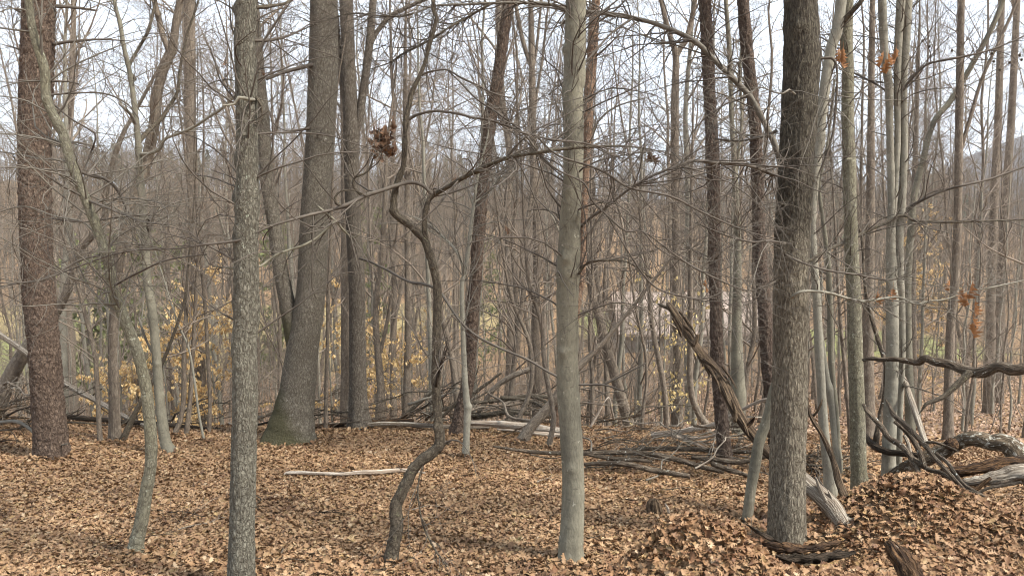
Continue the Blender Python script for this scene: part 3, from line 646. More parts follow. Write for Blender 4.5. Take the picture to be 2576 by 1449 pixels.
oG, yG = hero('crooked_dark_sapling', 'dark sapling with an elbow low down and a zigzag stem in the middle clearing', 'tree',
  [(1090,-40,5),(1089,0,6),(1092,30,7),(1097,50,7),(1084,101,8),(1064,171,9),(1039,227,10),(1028,270,11),(1021,305,13),(1019,350,12),(1014,418,13),(1000,455,14),(992,490,14),(990,514,15),(998,541,16),(1030,566,15),(1050,585,17),(1069,608,18),(1084,650,18),(1097,705,20),(1100,760,20),(1100,820,20),(1097,900,21),(1097,970,21),(1101,1046,22),(1106,1090,25),(1106,1118,28),(1088,1138,28),(1062,1156,27),(1038,1182,27),(1022,1215,28),(1008,1245,28),(996,1273,30),(998,1323,31),(990,1370,34),(981,1424,40)],
  'sapling_dark', 'furrow', sides=30, ds=.009, ext=1.5, seed=23, root=.15, amp=.9, tmat='twig', knots=((.55, 1, .010, .02), (.95, 4, .012, .02), (1.5, 2, .010, .02), (1.9, 5, .012, .018), (2.3, 3.5, .010, .02), (2.7, .5, .009, .015)),
  limbs=[dict(p=[(1070,605,15),(1068,575,15),(1069,548,15),(1073,520,14),(1080,502,14),(1092,490,13),(1120,474,11,-.05),(1155,453,11,-.1),(1187,437,10,-.15),(1220,420,10,-.2),(1255,405,9,-.25),(1290,394,9,-.3),(1350,385,9,-.35),(1419,375,8,-.4),(1484,370,7,-.4),(1554,368,6,-.4),(1630,375,4,-.3),(1700,392,3,-.2)], m='sapling_dark'),
         dict(p=[(1090,492,9.4),(1070,472,8.6),(1054,463,9.4),(1029,459,10.1),(994,468,10.1,-.05),(960,480,9.4,-.08),(923,491,10.1,-.1),(890,507,8.6,-.15),(863,519,9.4,-.2),(840,527,7.2,-.2),(810,534,7.2,-.25),(767,544,7.2,-.3),(725,556,6.5,-.35),(676,571,6.5,-.4),(640,588,6.5,-.45),(604,604,6.5,-.5),(560,611,5.8,-.5),(504,617,5,-.5),(460,624,4.3,-.45),(418,627,4.3,-.4),(360,628,4.3,-.3),(312,634,4.3,-.2),(260,648,4.3),(201,670,3.6,.1),(150,688,3.6,.2),(101,702,2.9,.3),(40,715,2.2,.4),(-40,725,2.2,.5)], m='twig'),
         dict(p=[(863,519,8,-.2),(845,512,7,-.2),(842,498,7,-.2),(850,486,6,-.2),(870,478,5,-.2),(900,482,4,-.15),(930,500,3,-.1)], n='branch', m='sapling_dark'),
         dict(p=[(912,493,8,-.1),(895,478,7,-.1),(888,462,7,-.1),(893,446,7,-.1),(915,438,6,-.1),(932,422,7,-.1),(936,405,5,-.1)], n='branch', m='sapling_dark'),
         dict(p=[(1024,303,9),(1040,294,8),(1054,288,8,-.05),(1080,281,7,-.1),(1105,280,7,-.1),(1155,287,6,-.2),(1190,297,6,-.2),(1230,302,6,-.3),(1288,322,6,-.3),(1318,335,5,-.4),(1358,345,5,-.4),(1393,353,5,-.5),(1450,358,4,-.5),(1520,372,4,-.5),(1600,392,3,-.5)], n='branch', m='twig'),
         dict(p=[(1125,176,4,-.1),(1165,215,5,-.2),(1202,252,5,-.2),(1260,290,5,-.3),(1318,337,5,-.35),(1358,388,5,-.35),(1403,428,5,-.4),(1469,461,5,-.4),(1489,504,5,-.4),(1530,545,5,-.4),(1575,582,5,-.4),(1620,584,4,-.4),(1696,640,4,-.35),(1756,680,3,-.3)], n='branch', m='twig'),
         dict(p=[(1350,342,5,-.4),(1385,378,6,-.4),(1419,398,6,-.4),(1484,418,6,-.4),(1529,438,6,-.4),(1585,473,5,-.4),(1685,494,5,-.4),(1756,529,5,-.3),(1832,564,4,-.2),(1889,585,4,-.1),(1950,600,3)], n='branch', m='twig'),
         dict(p=[(1530,545,4,-.4),(1560,600,4,-.4),(1587,644,4,-.4),(1614,685,4,-.35),(1640,715,4,-.3),(1670,733,4,-.3),(1729,748,4,-.3),(1774,751,4,-.2),(1821,733,3,-.1)], n='branch', m='twig'),
         dict(p=[(1620,584,4,-.4),(1650,620,4,-.4),(1688,644,4,-.35),(1738,666,4,-.3),(1774,688,4,-.3),(1848,721,4,-.2),(1892,730,4,-.1),(1952,708,3)], n='branch', m='twig'),
         dict(p=[(1060,190,6),(1075,183,6),(1098,178,5,-.1),(1125,176,5,-.1),(1160,196,5,-.2),(1205,217,5,-.2),(1240,235,4,-.3),(1290,248,3,-.3)], n='branch', m='twig'),
         dict(p=[(843,557,6,-.2),(800,596,6,-.2),(762,618,7,-.25),(730,628,6,-.25),(702,638,6,-.3),(676,655,6,-.3),(651,671,5,-.35),(600,676,4,-.4),(540,670,3,-.4)], n='branch', m='smooth'),
         dict(p=[(800,520,5,-.2),(843,555,6,-.2),(865,580,6,-.15),(890,598,5,-.1),(907,585,4,-.1)], n='branch', m='smooth'),
         dict(p=[(1096,972,11,-.04),(1101,945,11,-.06),(1110,915,9,-.08),(1117,893,7,-.08),(1126,873,2,-.08)], n='broken_spike', m='rot_dark', k='dead'),
         dict(p=[(1064,1172,5,-.03),(1054,1205,5,-.04),(1051,1240,5,-.05),(1055,1275,5,-.06),(1063,1315,5,-.08),(1079,1354,5,-.1),(1100,1390,4,-.12),(1125,1425,4,-.1)], n='branch', m='sapling_dark'),
         dict(p=[(1105,1110,14),(1118,1114,14),(1131,1112,8)], n='elbow', m='sapling_dark', k='furrow')],
  crown=dict(n=230, n2=1000, n3=900, L1=(.3, 1.2), L2=(.12, .45), curl=.65, up=.0))
oH, yH = hero('grey_sapling', 'thin pale sapling with a round knot standing beside the leaning reddish pine', 'tree',
  [(1232,300,3),(1225,352,4),(1205,428,6),(1193,503,8),(1181,604,10),(1170,680,11),(1162,719,12),(1164,820,12),(1167,900,14),(1170,960,15),(1174,1010,18),(1177,1022,22),(1176,1040,19),(1174,1090,17),(1171,1152,20)],
  'smooth_pale', 'smooth', sides=20, ds=.02, seed=27, root=.2, tmat='twig_pale', amp=.7,
  limbs=[dict(p=[(1168,695,9),(1160,655,8),(1140,622,7,.1),(1110,592,6,.2),(1085,569,5,.3),(1040,545,4,.3)], n='branch', m='smooth_pale'),
         dict(p=[(1192,510,5),(1225,488,5,.1),(1250,455,5,.2),(1270,425,4,.2)], n='branch', m='smooth_pale')],
  crown=dict(n=70, n2=330, n3=250, L1=(.3, 1.2), trunk=1))
oI, yI = hero('pine_tree', 'leaning reddish pine whose top tilts away, between two thin saplings in mid clearing', 'tree',
  [(1292,-110,24),(1278,15,26),(1262,126,28),(1248,227,29),(1230,327,30),(1220,420,30),(1214,480,30),(1203,604,32),(1196,705,33),(1189,769,33),(1185,870,33),(1178,960,34),(1162,1021,34),(1155,1060,36),(1149,1096,42)],
  'pine', 'pine', sides=56, ds=.015, ext=7, seed=31, root=.3, crown=dict(n=30, n2=100, n3=60, trunk=1))
oJ, yJ = hero('maple_tree', 'straight smooth grey green trunk with pale patches standing in the centre, swollen at mid height', 'tree',
  [(1452,-150,47),(1449,0,50),(1447,100,51),(1445,200,54),(1441,235,53),(1443,350,50),(1441,450,49),(1435,540,51),(1433,600,55),(1431,650,58),(1429,690,60),(1428,730,56),(1427,800,55),(1427,870,55),(1428,960,55),(1431,1021,57),(1436,1090,57),(1440,1160,57),(1442,1223,58),(1440,1310,60),(1436,1370,64),(1436,1415,76)],
  'smooth', 'smooth', sides=64, ds=.009, ext=6, seed=35, root=.2, tmat='twig',
  limbs=[dict(p=[(1462,570,7),(1490,545,7,-.05),(1529,519,7,-.1),(1580,478,7,-.15),(1640,443,7,-.2),(1706,418,7,-.2),(1741,405,8,-.15),(1806,410,9,-.1),(1850,414,9,0),(1889,418,9,.1),(1954,443,10,.25)], n='branch', m='twig'),
         dict(p=[(1455,690,6,-.05),(1480,660,5,-.1),(1530,655,5,-.2),(1580,660,5,-.2),(1640,700,4,-.1)], n='branch', m='sapling_dark')],
  crown=dict(n=110, n2=560, n3=500, L1=(.3, 1.3), curl=.6, trunk=1), knots=((3.05, 3.3, .016, .03), (3.05, 5.3, .01, .03), (1.85, 4.4, .014, .03), (1.3, 4.2, .012, .03), (.6, 4.5, .008, .03), (2.1, 5.5, .01, .03)))
oK, yK = hero('pine_tree', 'orange barked pine rising close behind the smooth grey green trunk', 'tree',
  [(1503,-120,22),(1499,0,23),(1489,151,24),(1481,252,24),(1478,352,22),(1472,453,20),(1468,554,20),(1464,655,22),(1456,724,23),(1435,880,25),(1412,1000,26),(1400,1085,30)],
  'pine_orange', 'pine', sides=44, ds=.016, ext=6, seed=39, root=.25, limbs=[dict(p=[(1497,60,6),(1530,40,5,-.1),(1560,15,4,-.2),(1600,-30,3,-.3)], n='branch', m='sapling_dark'),
   dict(p=[(1490,150,5),(1520,125,5,-.1),(1560,85,4,-.2)], n='branch', m='sapling_dark'), dict(p=[(1478,400,6),(1492,330,6,.2),(1520,290,5,.3),(1560,265,4,.3),(1620,248,3,.4)], n='branch', m='sapling_dark')], crown=dict(n=30, n2=120, n3=80, trunk=1))
oL, yL = hero('pine_tree', 'reddish flaky pine standing just past the top of the slanting dead trunk', 'tree',
  [(1770,-120,30),(1774,0,30),(1779,101,31),(1784,227,32),(1791,352,32),(1796,503,32),(1797,655,33),(1800,769,33),(1804,895,33),(1813,1021,34),(1820,1110,36),(1824,1176,43)],
  'pine_dark', 'pine', sides=56, ds=.014, ext=7, seed=43, root=.3, limbs=[dict(p=[(1795,600,5),(1770,560,4,-.1),(1748,535,3,-.2)], n='branch', m='twig')], crown=dict(n=46, n2=140, n3=80, trunk=1, L1=(.3, .8)))
oM_, yM = hero('pine_tree', 'reddish pine half hidden behind the dark barked tree', 'tree',
  [(1863,-120,28),(1869,0,28),(1879,126,29),(1894,252,30),(1902,352,31),(1907,503,32),(1912,655,33),(1921,740,34),(1929,870,34),(1937,971,35),(1950,1090,38),(1954,1135,42)],
  'pine_dark', 'pine', sides=56, ds=.016, ext=7, seed=47, root=.3, crown=dict(n=40, n2=120, n3=60, trunk=1, L1=(.3, .8)))
oN, yN = hero('dark_barked_tree', 'thickest near tree with dark rough bark above and tan fine bark below, by the pit', 'tree',
  [(2012,-150,74),(2014,0,76),(2016,90,80),(2018,150,86),(2013,230,84),(2010,300,85),(2004,400,84),(1999,503,84),(1994,580,84),(1991,655,83),(1990,724,82),(1988,870,82),(1986,960,84),(1985,1021,86),(1981,1172,88),(1979,1323,91),(1979,1372,98)],
  'dark', 'furrow', sides=110, ds=.0085, ext=7, seed=51, root=.08, tmat='twig_pale', amp=.8,
  limbs=[dict(p=[(2052,151,7,-.02),(2075,147,7,-.04),(2090,146,7,-.05),(2102,158,6,-.05),(2106,185,6,-.05),(2103,260,6,-.05),(2094,340,5,-.05),(2075,400,5,-.05),(2055,448,4,-.03)], n='branch', m='twig'),
         dict(p=[(1992,748,8,-.14),(2006,738,8,-.18),(2020,733,7,-.18),(2055,733,7,-.15),(2090,738,7,-.1),(2130,750,6,-.08),(2171,758,6),(2215,752,6,.05),(2262,748,6,.05),(2302,764,5),(2340,758,5),(2383,752,5),(2430,735,4),(2500,722,4),(2600,700,3)], n='branch', m='smooth_pale'),
         dict(p=[(1975,612,6,-.15),(1930,606,6,-.2),(1889,609,5,-.25),(1820,590,4,-.3),(1750,560,3,-.3)], n='branch', m='twig'),
         dict(p=[(1975,640,5,-.15),(2020,662,5,-.2),(2090,682,5,-.2),(2150,690,4,-.2),(2230,704,3,-.2),(2300,690,3,-.2)], n='branch', m='twig'),
         dict(p=[(2000,238,5,-.14),(1985,226,5,-.17),(1970,236,4,-.2),(1945,232,4,-.2),(1912,220,3,-.2),(1880,238,3,-.2)], n='branch', m='twig_pale'),
         dict(p=[(1955,330,8,0),(1915,345,7,.05),(1860,355,5,.1),(1800,350,4,.2)], n='branch', m='twig')],
  crown=dict(n=110, n2=500, n3=420, L1=(.3, 1.2), curl=.55), knots=((4.1, 4.8, .03, .06), (4.0, 5.4, .02, .05), (3.3, 4.2, .014, .05), (2.55, 4.5, .012, .05)))
oO, yO = hero('arching_sapling', 'smooth grey stem behind the dark barked tree that arches back over the clearing', 'tree',
  [(1962,400,18),(1980,480,19),(1990,600,21),(1985,760,23),(1968,900,25),(1946,990,26),(1928,1060,27),(1910,1110,27),(1899,1172,27),(1889,1230,26),(1880,1300,27),(1872,1346,32)],
  'smooth', 'smooth', sides=24, ds=.014, seed=55, root=.15, y=5.45, tmat='twig',
  limbs=[dict(p=[(1039,35,3.4,-.1),(1084,18,4.3),(1130,13,5.2),(1170,12,6),(1230,9,6.9),(1300,8,6.9),(1368,10,7.7),(1424,22,8.6),(1474,30,9.5),(1544,38,10.3),(1630,55,11.2),(1706,83,12),(1756,111,12.9),(1806,161,12.9),(1852,206,13.8),(1889,247,13.8),(1919,302,13.8),(1944,352,14.6),(1962,400,16)], rev=1, m='twig_pale', k='smooth'),
         dict(p=[(1235,10,7),(1180,42,6),(1130,70,6,-.1),(1090,97,6,-.1),(1054,116,6,-.2),(1010,138,5,-.3),(979,159,4,-.3),(930,175,3,-.4)], n='branch', m='sapling_dark'),
         dict(p=[(1039,35,5,-.1),(1010,42,5,-.15),(984,42,5,-.2),(940,40,5,-.2),(883,35,4,-.3),(800,60,3,-.3),(740,85,3,-.3)], n='branch', m='sapling_dark'),
         dict(p=[(1590,48,6),(1560,68,6,-.1),(1530,92,5,-.2),(1480,150,5,-.3),(1440,190,4,-.4),(1380,240,4,-.4)], n='branch', m='twig')],
  crown=dict(n=180, n2=760, n3=600, L1=(.3, 1.2), curl=.55, up=-.1))
oP, yP = hero('smooth_leaning_tree', 'smooth grey stem leaning outward just behind the dark barked tree, knotted branch near its top', 'tree',
  [(2122,-140,26),(2116,0,26),(2106,75,27),(2090,126,26),(2078,201,25),(2066,302,24),(2063,355,24),(2055,403,22),(2046,503,20),(2043,560,19),(2046,640,19),(2054,744,20),(2060,870,22),(2066,971,22),(2072,1072,24),(2083,1172,28),(2089,1232,34)],
  'smooth_pale', 'smooth', y=6.4, sides=30, ds=.014, ext=4, seed=59, root=.15, tmat='twig',
  limbs=[dict(p=[(2112,68,14),(2125,52,13,-.02),(2140,35,12,-.05),(2165,5,11,-.1),(2200,-50,9,-.1)], m='sapling_dark')], crown=dict(n=40, n2=180, n3=140, trunk=1, L1=(.3, .9)))
hero('slender_grey_tree', 'slender wavy grey stem between the leaning smooth tree and the lichen green trunk', 'tree',
  [(2100,200,4),(2090,300,5),(2075,400,6),(2061,470,8),(2070,554,10),(2083,655,13),(2088,769,15),(2090,870,15),(2094,950,15),(2104,1040,14),(2108,1120,14),(2112,1172,17)], 'smooth', 'smooth', sides=16, ds=.02, seed=61, y=7.4, crown=dict(n=24, n2=100, n3=70, trunk=1, L1=(.3, .8)), tmat='twig')
hero('slender_grey_tree', 'short thin stem with a knot crossing low behind the leaning smooth tree', 'tree',
  [(2066,700,8),(2062,800,10),(2070,880,13),(2080,950,16),(2086,980,20),(2093,1030,15),(2100,1110,15),(2108,1170,17)], 'smooth_pale', 'smooth', sides=16, ds=.02, seed=62, y=7.0, tmat='twig')
oR, yR = hero('lichen_green_tree', 'straight green grey lichened trunk between the leaning smooth stem and triple stemmed tree', 'tree',
  [(2136,-140,24),(2133,0,26),(2129,101,30),(2133,180,27),(2133,201,28),(2132,302,29),(2136,395,30),(2136,410,31),(2138,503,31),(2141,600,32),(2144,680,34),(2148,740,34),(2151,870,36),(2156,1021,37),(2160,1172,39),(2162,1216,44)],
  'mossy', 'smooth', y=6.5, sides=44, ds=.012, ext=5, seed=63, root=.12, tmat='twig', limbs=[dict(p=[(2128,120,16,.05),(2128,60,16,.1),(2122,0,15,.15),(2110,-60,14,.2)], m='mossy')], crown=dict(n=34, n2=160, n3=100, trunk=1, L1=(.3, .9)))
oS, yS = hero('triple_stemmed_tree', 'smooth pale tree splitting into three upright stems over the leaf mound', 'tree',
  [(2215,-140,19),(2219,0,20),(2225,126,20),(2236,215,20),(2237,240,19),(2239,352,17),(2243,503,18),(2241,604,22),(2242,705,25),(2244,760,30),(2245,870,31),(2243,960,31),(2240,1021,32),(2236,1140,34),(2236,1198,38)],
  'smooth_pale', 'smooth', y=6.8, sides=44, ds=.012, ext=5, seed=67, root=.12, tmat='twig',
  limbs=[dict(p=[(2250,700,20),(2243,610,18),(2246,540,16),(2251,480,15),(2258,352,15),(2257,227,16),(2259,126,19),(2267,0,21),(2273,-80,20)], m='smooth_pale', n='stem'),
         dict(p=[(2261,1195,14,.1),(2262,1122,15,.1),(2264,1021,16,.1),(2268,900,18,.08),(2266,769,21,.05),(2263,705,21),(2262,604,20),(2267,540,18),(2272,453,18),(2275,352,17),(2273,227,17),(2279,101,20),(2284,0,21),(2288,-80,20)], m='smooth_pale', n='stem'),
         dict(p=[(2257,262,8),(2266,240,8),(2287,206,7,-.05),(2327,166,6,-.1),(2360,155,6,-.15),(2393,149,6,-.2),(2468,133,5,-.2),(2530,112,4,-.2),(2600,80,3,-.2)], n='branch', m='twig'),
         dict(p=[(2268,540,8),(2290,520,8),(2342,493,7,-.1),(2380,478,6,-.1),(2418,468,6,-.2),(2483,453,5,-.2),(2530,437,5,-.2),(2600,412,4,-.2)], n='branch', m='twig'),
         dict(p=[(2030,660,5,-.5),(2038,655,7,-.5),(2070,635,8,-.4),(2116,614,8,-.3),(2150,597,8,-.2),(2191,577,8,-.1),(2230,560,8,-.05),(2262,544,8,-.05),(2282,545,7,-.05),(2302,556,7,-.05),(2350,558,7,-.05),(2393,559,6,-.05),(2480,556,5,-.05),(2600,552,4,-.05)], n='branch', m='sapling_dark'),
         dict(p=[(2236,235,5),(2200,210,5,.1),(2160,190,5,.2),(2120,170,4,.3)], n='branch', m='twig')],
  crown=dict(n=150, n2=700, n3=600, L1=(.3, 1.2), curl=.55))
for k in range(11):                 # dark seed balls on its top branch
    u, v = ((2321,104),(2338,118),(2395,128),(2424,140),(2458,133),(2565,140),(2496,135),(2570,151),(2540,158),(2515,176),(2500,155))[k]
    c = W(u, v, yS - .2); mb = MB(); th, ph = np.meshgrid(np.linspace(0, 2 * math.pi, 9)[:-1], np.linspace(.15, math.pi - .15, 6)); rr_ = .011 * (1 + .25 * np.cos(th * 4 + ph * 5))
    vv = np.stack([rr_ * np.sin(ph) * np.cos(th), rr_ * np.sin(ph) * np.sin(th), rr_ * np.cos(ph)], -1).reshape(-1, 3) + c
    f = [(i * 8 + j, i * 8 + (j + 1) % 8, (i + 1) * 8 + (j + 1) % 8, (i + 1) * 8 + j) for i in range(5) for j in range(8)]
    mb.add(vv, f); tube(mb, [c, c + [.01, 0, .03], c + [.0, 0, .055]], [.001, .001, .001], 3, ds=.03); mb.build('seed_ball', M['sapling_dark'], oS)

# --- trees a little farther back, still drawn one by one
BG = [
 ('leaning_tree', 'brown grey tree between the flaky pine and knobbly sapling, bent toward its forked top', [(462,-60,15),(453,0,16),(443,60,18),(433,126,20),(408,186,22),(393,252,24),(388,312,25),(363,428,27),(332,503,27),(307,604,23),(295,700,22),(287,795,22),(284,870,23),(287,971,25),(288,1050,27),(290,1114,33)], 'wood_bg', None, 40,
   [dict(p=[(430,140,14),(410,90,13),(400,50,13),(388,0,12),(380,-50,11)])]),
 ('bent_dark_tree', 'dark bent stem zigzagging up beside the flaky pine from behind it', [(330,300,9),(312,332,10),(292,383,13),(267,478,15),(262,554,15),(230,595,17),(201,630,17),(185,680,18),(165,740,20),(130,800,26),(66,880,34),(20,960,38),(-20,1060,44)], 'wood_bg', 10.5, 30, []),
 ('wide_grey_tree', 'broad grey trunk in haze of yellow leaves behind the knobbly sapling', [(475,-60,25),(476,0,26),(478,151,26),(478,302,26),(484,420,25),(486,503,24),(488,620,26),(492,719,28),(498,870,32),(503,1000,33),(505,1078,38)], 'wood_bg', 14, 50, []),
 ('thin_sapling', 'thin plain sapling with a wavy stem in the gap beside the flaky pine', [(150,560,6),(175,640,7),(196,719,9),(222,820,10),(238,890,11),(243,940,11),(247,1020,11),(252,1118,13)], 'wood_bg', None, 20, []),
 ('thin_sapling', 'thin upright stem just before the wide grey trunk among yellow leaves', [(480,560,7),(478,640,9),(472,719,10),(468,800,10),(463,870,11),(462,1000,12),(452,1060,12),(438,1098,14)], 'wood_bg', None, 24, []),
 ('thin_sapling', 'slim stem standing immediately beside the thin upright one amid yellow leaves', [(500,620,7),(493,740,8),(488,845,9),(483,920,10),(478,1010,11),(468,1099,14)], 'wood_bg', None, 16, []),
 ('thin_sapling', 'very thin whitish stem crossing the wide grey trunk low down', [(430,760,4),(450,820,5),(473,870,5),(488,950,6),(500,1040,6),(514,1114,7)], 'smooth_pale', None, 6, []),
 ('thin_sapling', 'dark thin stem with crooked twigs close beside the plated grey tree', [(500,600,6),(515,760,8),(522,880,9),(528,1000,9),(526,1092,11)], 'wood_bg', None, 16, []),
 ('leaning_sapling', 'dark brown stem leaning across the gap between two grey stems', [(470,700,5),(463,760,7),(430,860,8),(400,930,10),(352,1016,13),(330,1060,14),(307,1114,18)], 'sapling_dark', None, 8, []),
 ('background_tree', 'grey trunk standing half behind the forked tree', [(865,300,16),(867,500,18),(868,719,20),(868,900,20),(868,1048,26)], 'wood_bg', 13.2, 30, []),
 ('thin_sapling', 'thin upright sapling beside the foot of the mossy oak', [(838,400,5),(832,600,7),(826,740,9),(824,860,9),(821,960,10),(819,1086,11)], 'wood_bg', None, 16, []),
 ('background_tree', 'tall trunk with an open fork at the top, behind the leaning reddish pine', [(1334,-60,11),(1335,0,12),(1338,151,16),(1340,302,18),(1343,453,19),(1351,604,19),(1349,720,19),(1347,820,20),(1350,940,22),(1352,1058,28)], 'wood_bg', 13.5, 50,
   [dict(p=[(1338,170,11),(1323,131,11),(1308,70,10),(1296,0,10)]), dict(p=[(1340,180,7),(1350,120,7),(1362,0,6)])]),
 ('background_tree', 'wide grey trunk forking evenly high up, left of the reddish pine near the slanting dead trunk'.replace('left of', 'beside'), [(1655,-60,10),(1663,0,11),(1685,91,12),(1700,141,16),(1698,252,19),(1698,403,20),(1700,554,20),(1703,719,23),(1706,870,25),(1703,1052,31)], 'wood_bg', 13.0, 60,
   [dict(p=[(1700,145,14),(1713,120,13),(1726,101,13),(1742,40,12),(1751,-20,11)])]),
 ('background_tree', 'smooth grey trunk swollen at its foot between the two red pines', [(1824,-60,9),(1826,0,10),(1836,151,12),(1841,302,12),(1849,453,14),(1856,604,17),(1854,769,23),(1854,870,28),(1856,950,34),(1858,1000,38),(1856,1060,32),(1856,1128,32)], 'smooth', 9.6, 60,
   [dict(p=[(1849,460,8),(1858,380,8),(1866,300,7),(1862,180,7),(1872,60,6)])]),
 ('background_tree', 'tall grey trunk crossed by the hanging dead limb over the leafy slope', [(2420,-60,15),(2418,0,16),(2413,302,18),(2410,503,18),(2403,705,20),(2393,800,20),(2388,920,21),(2386,1030,23),(2385,1108,28)], 'wood_bg', None, 60,
   [dict(p=[(2410,400,10),(2440,300,9),(2470,200,8),(2520,90,7),(2560,0,6)])]),
 ('background_tree', 'tall pale trunk, first of a close pair by the photo edge on the slope', [(2524,-60,13),(2520,0,14),(2511,302,17),(2501,503,19),(2494,705,20),(2492,870,22),(2488,960,24),(2486,1040,28)], 'wood_bg', None, 60, []),
 ('background_tree', 'tall trunk closest to the photo edge, second of a close pair', [(2562,-60,13),(2559,0,14),(2544,302,17),(2530,503,19),(2519,705,21),(2513,870,23),(2511,950,25),(2510,1015,28)], 'wood_bg', None, 60,
   [dict(p=[(2556,60,8),(2548,0,8),(2530,-60,7)])]),
 ('curving_tree', 'smooth tree curving outward behind the triple stemmed tree', [(2530,-60,11),(2523,0,12),(2493,75,12),(2438,176,13),(2393,252,14),(2347,312,14),(2322,403,15),(2300,493,16),(2290,600,17),(2283,720,18),(2285,900,20),(2290,1052,26)], 'smooth', 12.5, 60, []),
 ('background_tree', 'leaning brown trunk tapering up behind the smooth central tree', [(1478,560,14),(1480,640,17),(1490,740,20),(1508,800,22),(1524,870,24),(1540,920,25),(1554,971,26),(1574,1040,28),(1584,1080,32)], 'wood_bg', 12.2, 26, []),
 ('dead_leaning_tree', 'bare dead trunk slanting low behind the smooth central tree', [(1529,848,10),(1500,880,14),(1440,940,19),(1398,1001,22),(1370,1035,23),(1335,1075,26),(1313,1114,32)], 'wood_bg', None, 4, []),
 ('curved_sapling', 'curved thin sapling just beside the smooth central tree', [(1318,560,6),(1324,640,8),(1332,719,9),(1352,780,9),(1364,830,10),(1366,880,10),(1373,940,11),(1390,1030,12),(1392,1065,13),(1380,1128,15)], 'wood_bg', None, 22, []),
 ('curved_sapling', 'bowed slim sapling rooted near the bleached log beside the red leaning pine', [(1255,560,5),(1272,680,7),(1290,760,8),(1320,830,9),(1335,880,11),(1338,950,12),(1327,1005,12),(1305,1050,12),(1290,1086,14)], 'wood_bg', None, 22, []),
 ('thin_sapling', 'thin straight sapling close beside the smooth central trunk, rising from the brush', [(1488,560,6),(1490,700,8),(1484,800,9),(1484,870,9),(1490,960,10),(1489,1108,11)], 'wood_bg', 10, 20, []),
 ('curved_sapling', 'wavy grey sapling ahead of the pale leaved beech', [(1600,470,6),(1618,600,9),(1632,719,11),(1638,800,12),(1655,895,13),(1668,960,14),(1676,1040,15),(1678,1084,16)], 'wood_bg', 11.5, 30, []),
 ('thin_sapling', 'brown thin sapling standing in the brush pile', [(1580,640,5),(1600,780,6),(1622,880,7),(1626,960,7),(1617,1040,8),(1613,1116,10)], 'wood_bg', 9.5, 20, []),
 ('bent_tree', 'small tree with a sharply bent foot behind the slanting dead trunk', [(1738,600,10),(1737,720,12),(1736,870,14),(1736,950,15),(1742,1000,16),(1758,1040,17),(1778,1075,20)], 'wood_bg', 11.5, 30, []),
 ('background_tree', 'slim grey trunk directly behind the knotted thin sapling, leaning a little', [(1085,640,9),(1100,740,13),(1125,850,15),(1140,920,16),(1149,1000,17),(1152,1062,20)], 'wood_bg', 12.4, 30, []),
 ('background_tree', 'upright pale grey trunk seen past the forked tree', [(1020,300,12),(1024,460,14),(1026,650,16),(1026,860,17),(1022,1050,22)], 'wood_bg', 13.4, 40, []),
 ('bent_tree', 'forked wavy trunk just past the forked grey tree', [(968,500,10),(960,640,12),(945,770,14),(950,880,17),(958,980,20),(956,1062,28)], 'wood_bg', 12.8, 36, [dict(p=[(952,900,10),(970,830,9),(985,740,8)])]),
 ('thin_sapling', 'dark slim stem leaning through the brush beside the lichen green trunk', [(2100,560,5),(2108,719,7),(2118,850,9),(2128,960,10),(2136,1060,10),(2140,1160,12)], 'wood_bg', 8.5, 20, []),
 ('background_tree', 'stout grey trunk seen between the lichen green trunk and triple stems', [(2196,-40,12),(2192,200,15),(2190,500,20),(2186,700,24),(2184,900,27),(2184,1060,34)], 'wood_bg', 12.0, 40, []),
 ('background_tree', 'grey trunk just past the triple stems on the leafy slope', [(2308,200,9),(2300,500,14),(2296,700,16),(2296,860,18),(2294,985,24)], 'wood_bg', 20, 30, []),
]
for k, (nm, lab, pts, mt, y, nc, lim) in enumerate(BG):
    if y:                                    # let the foot stand on the ground at that depth
        f = pts[-1]; x = ray(f[0], f[1])[0] * y
    for l in lim: l.setdefault('m', mt); l.setdefault('n', 'limb')
    sides = 24 if max(p[2] for p in pts) > 18 else 12
    hero(nm, lab, 'tree', pts, mt, 'tight' if mt == 'wood_bg' else 'smooth', y=y, sides=sides, ds=.03, root=.25, ext=(5 if pts[0][1] < 10 else 2.5), seed=100 + k * 7, limbs=lim, tmat='twig_bg', crown=dict(n=int(nc * .8), n2=nc * 3, n3=nc * 3, trunk=1, L1=(.5, 1.6), L2=(.2, .7), r=.009), amp=.7)

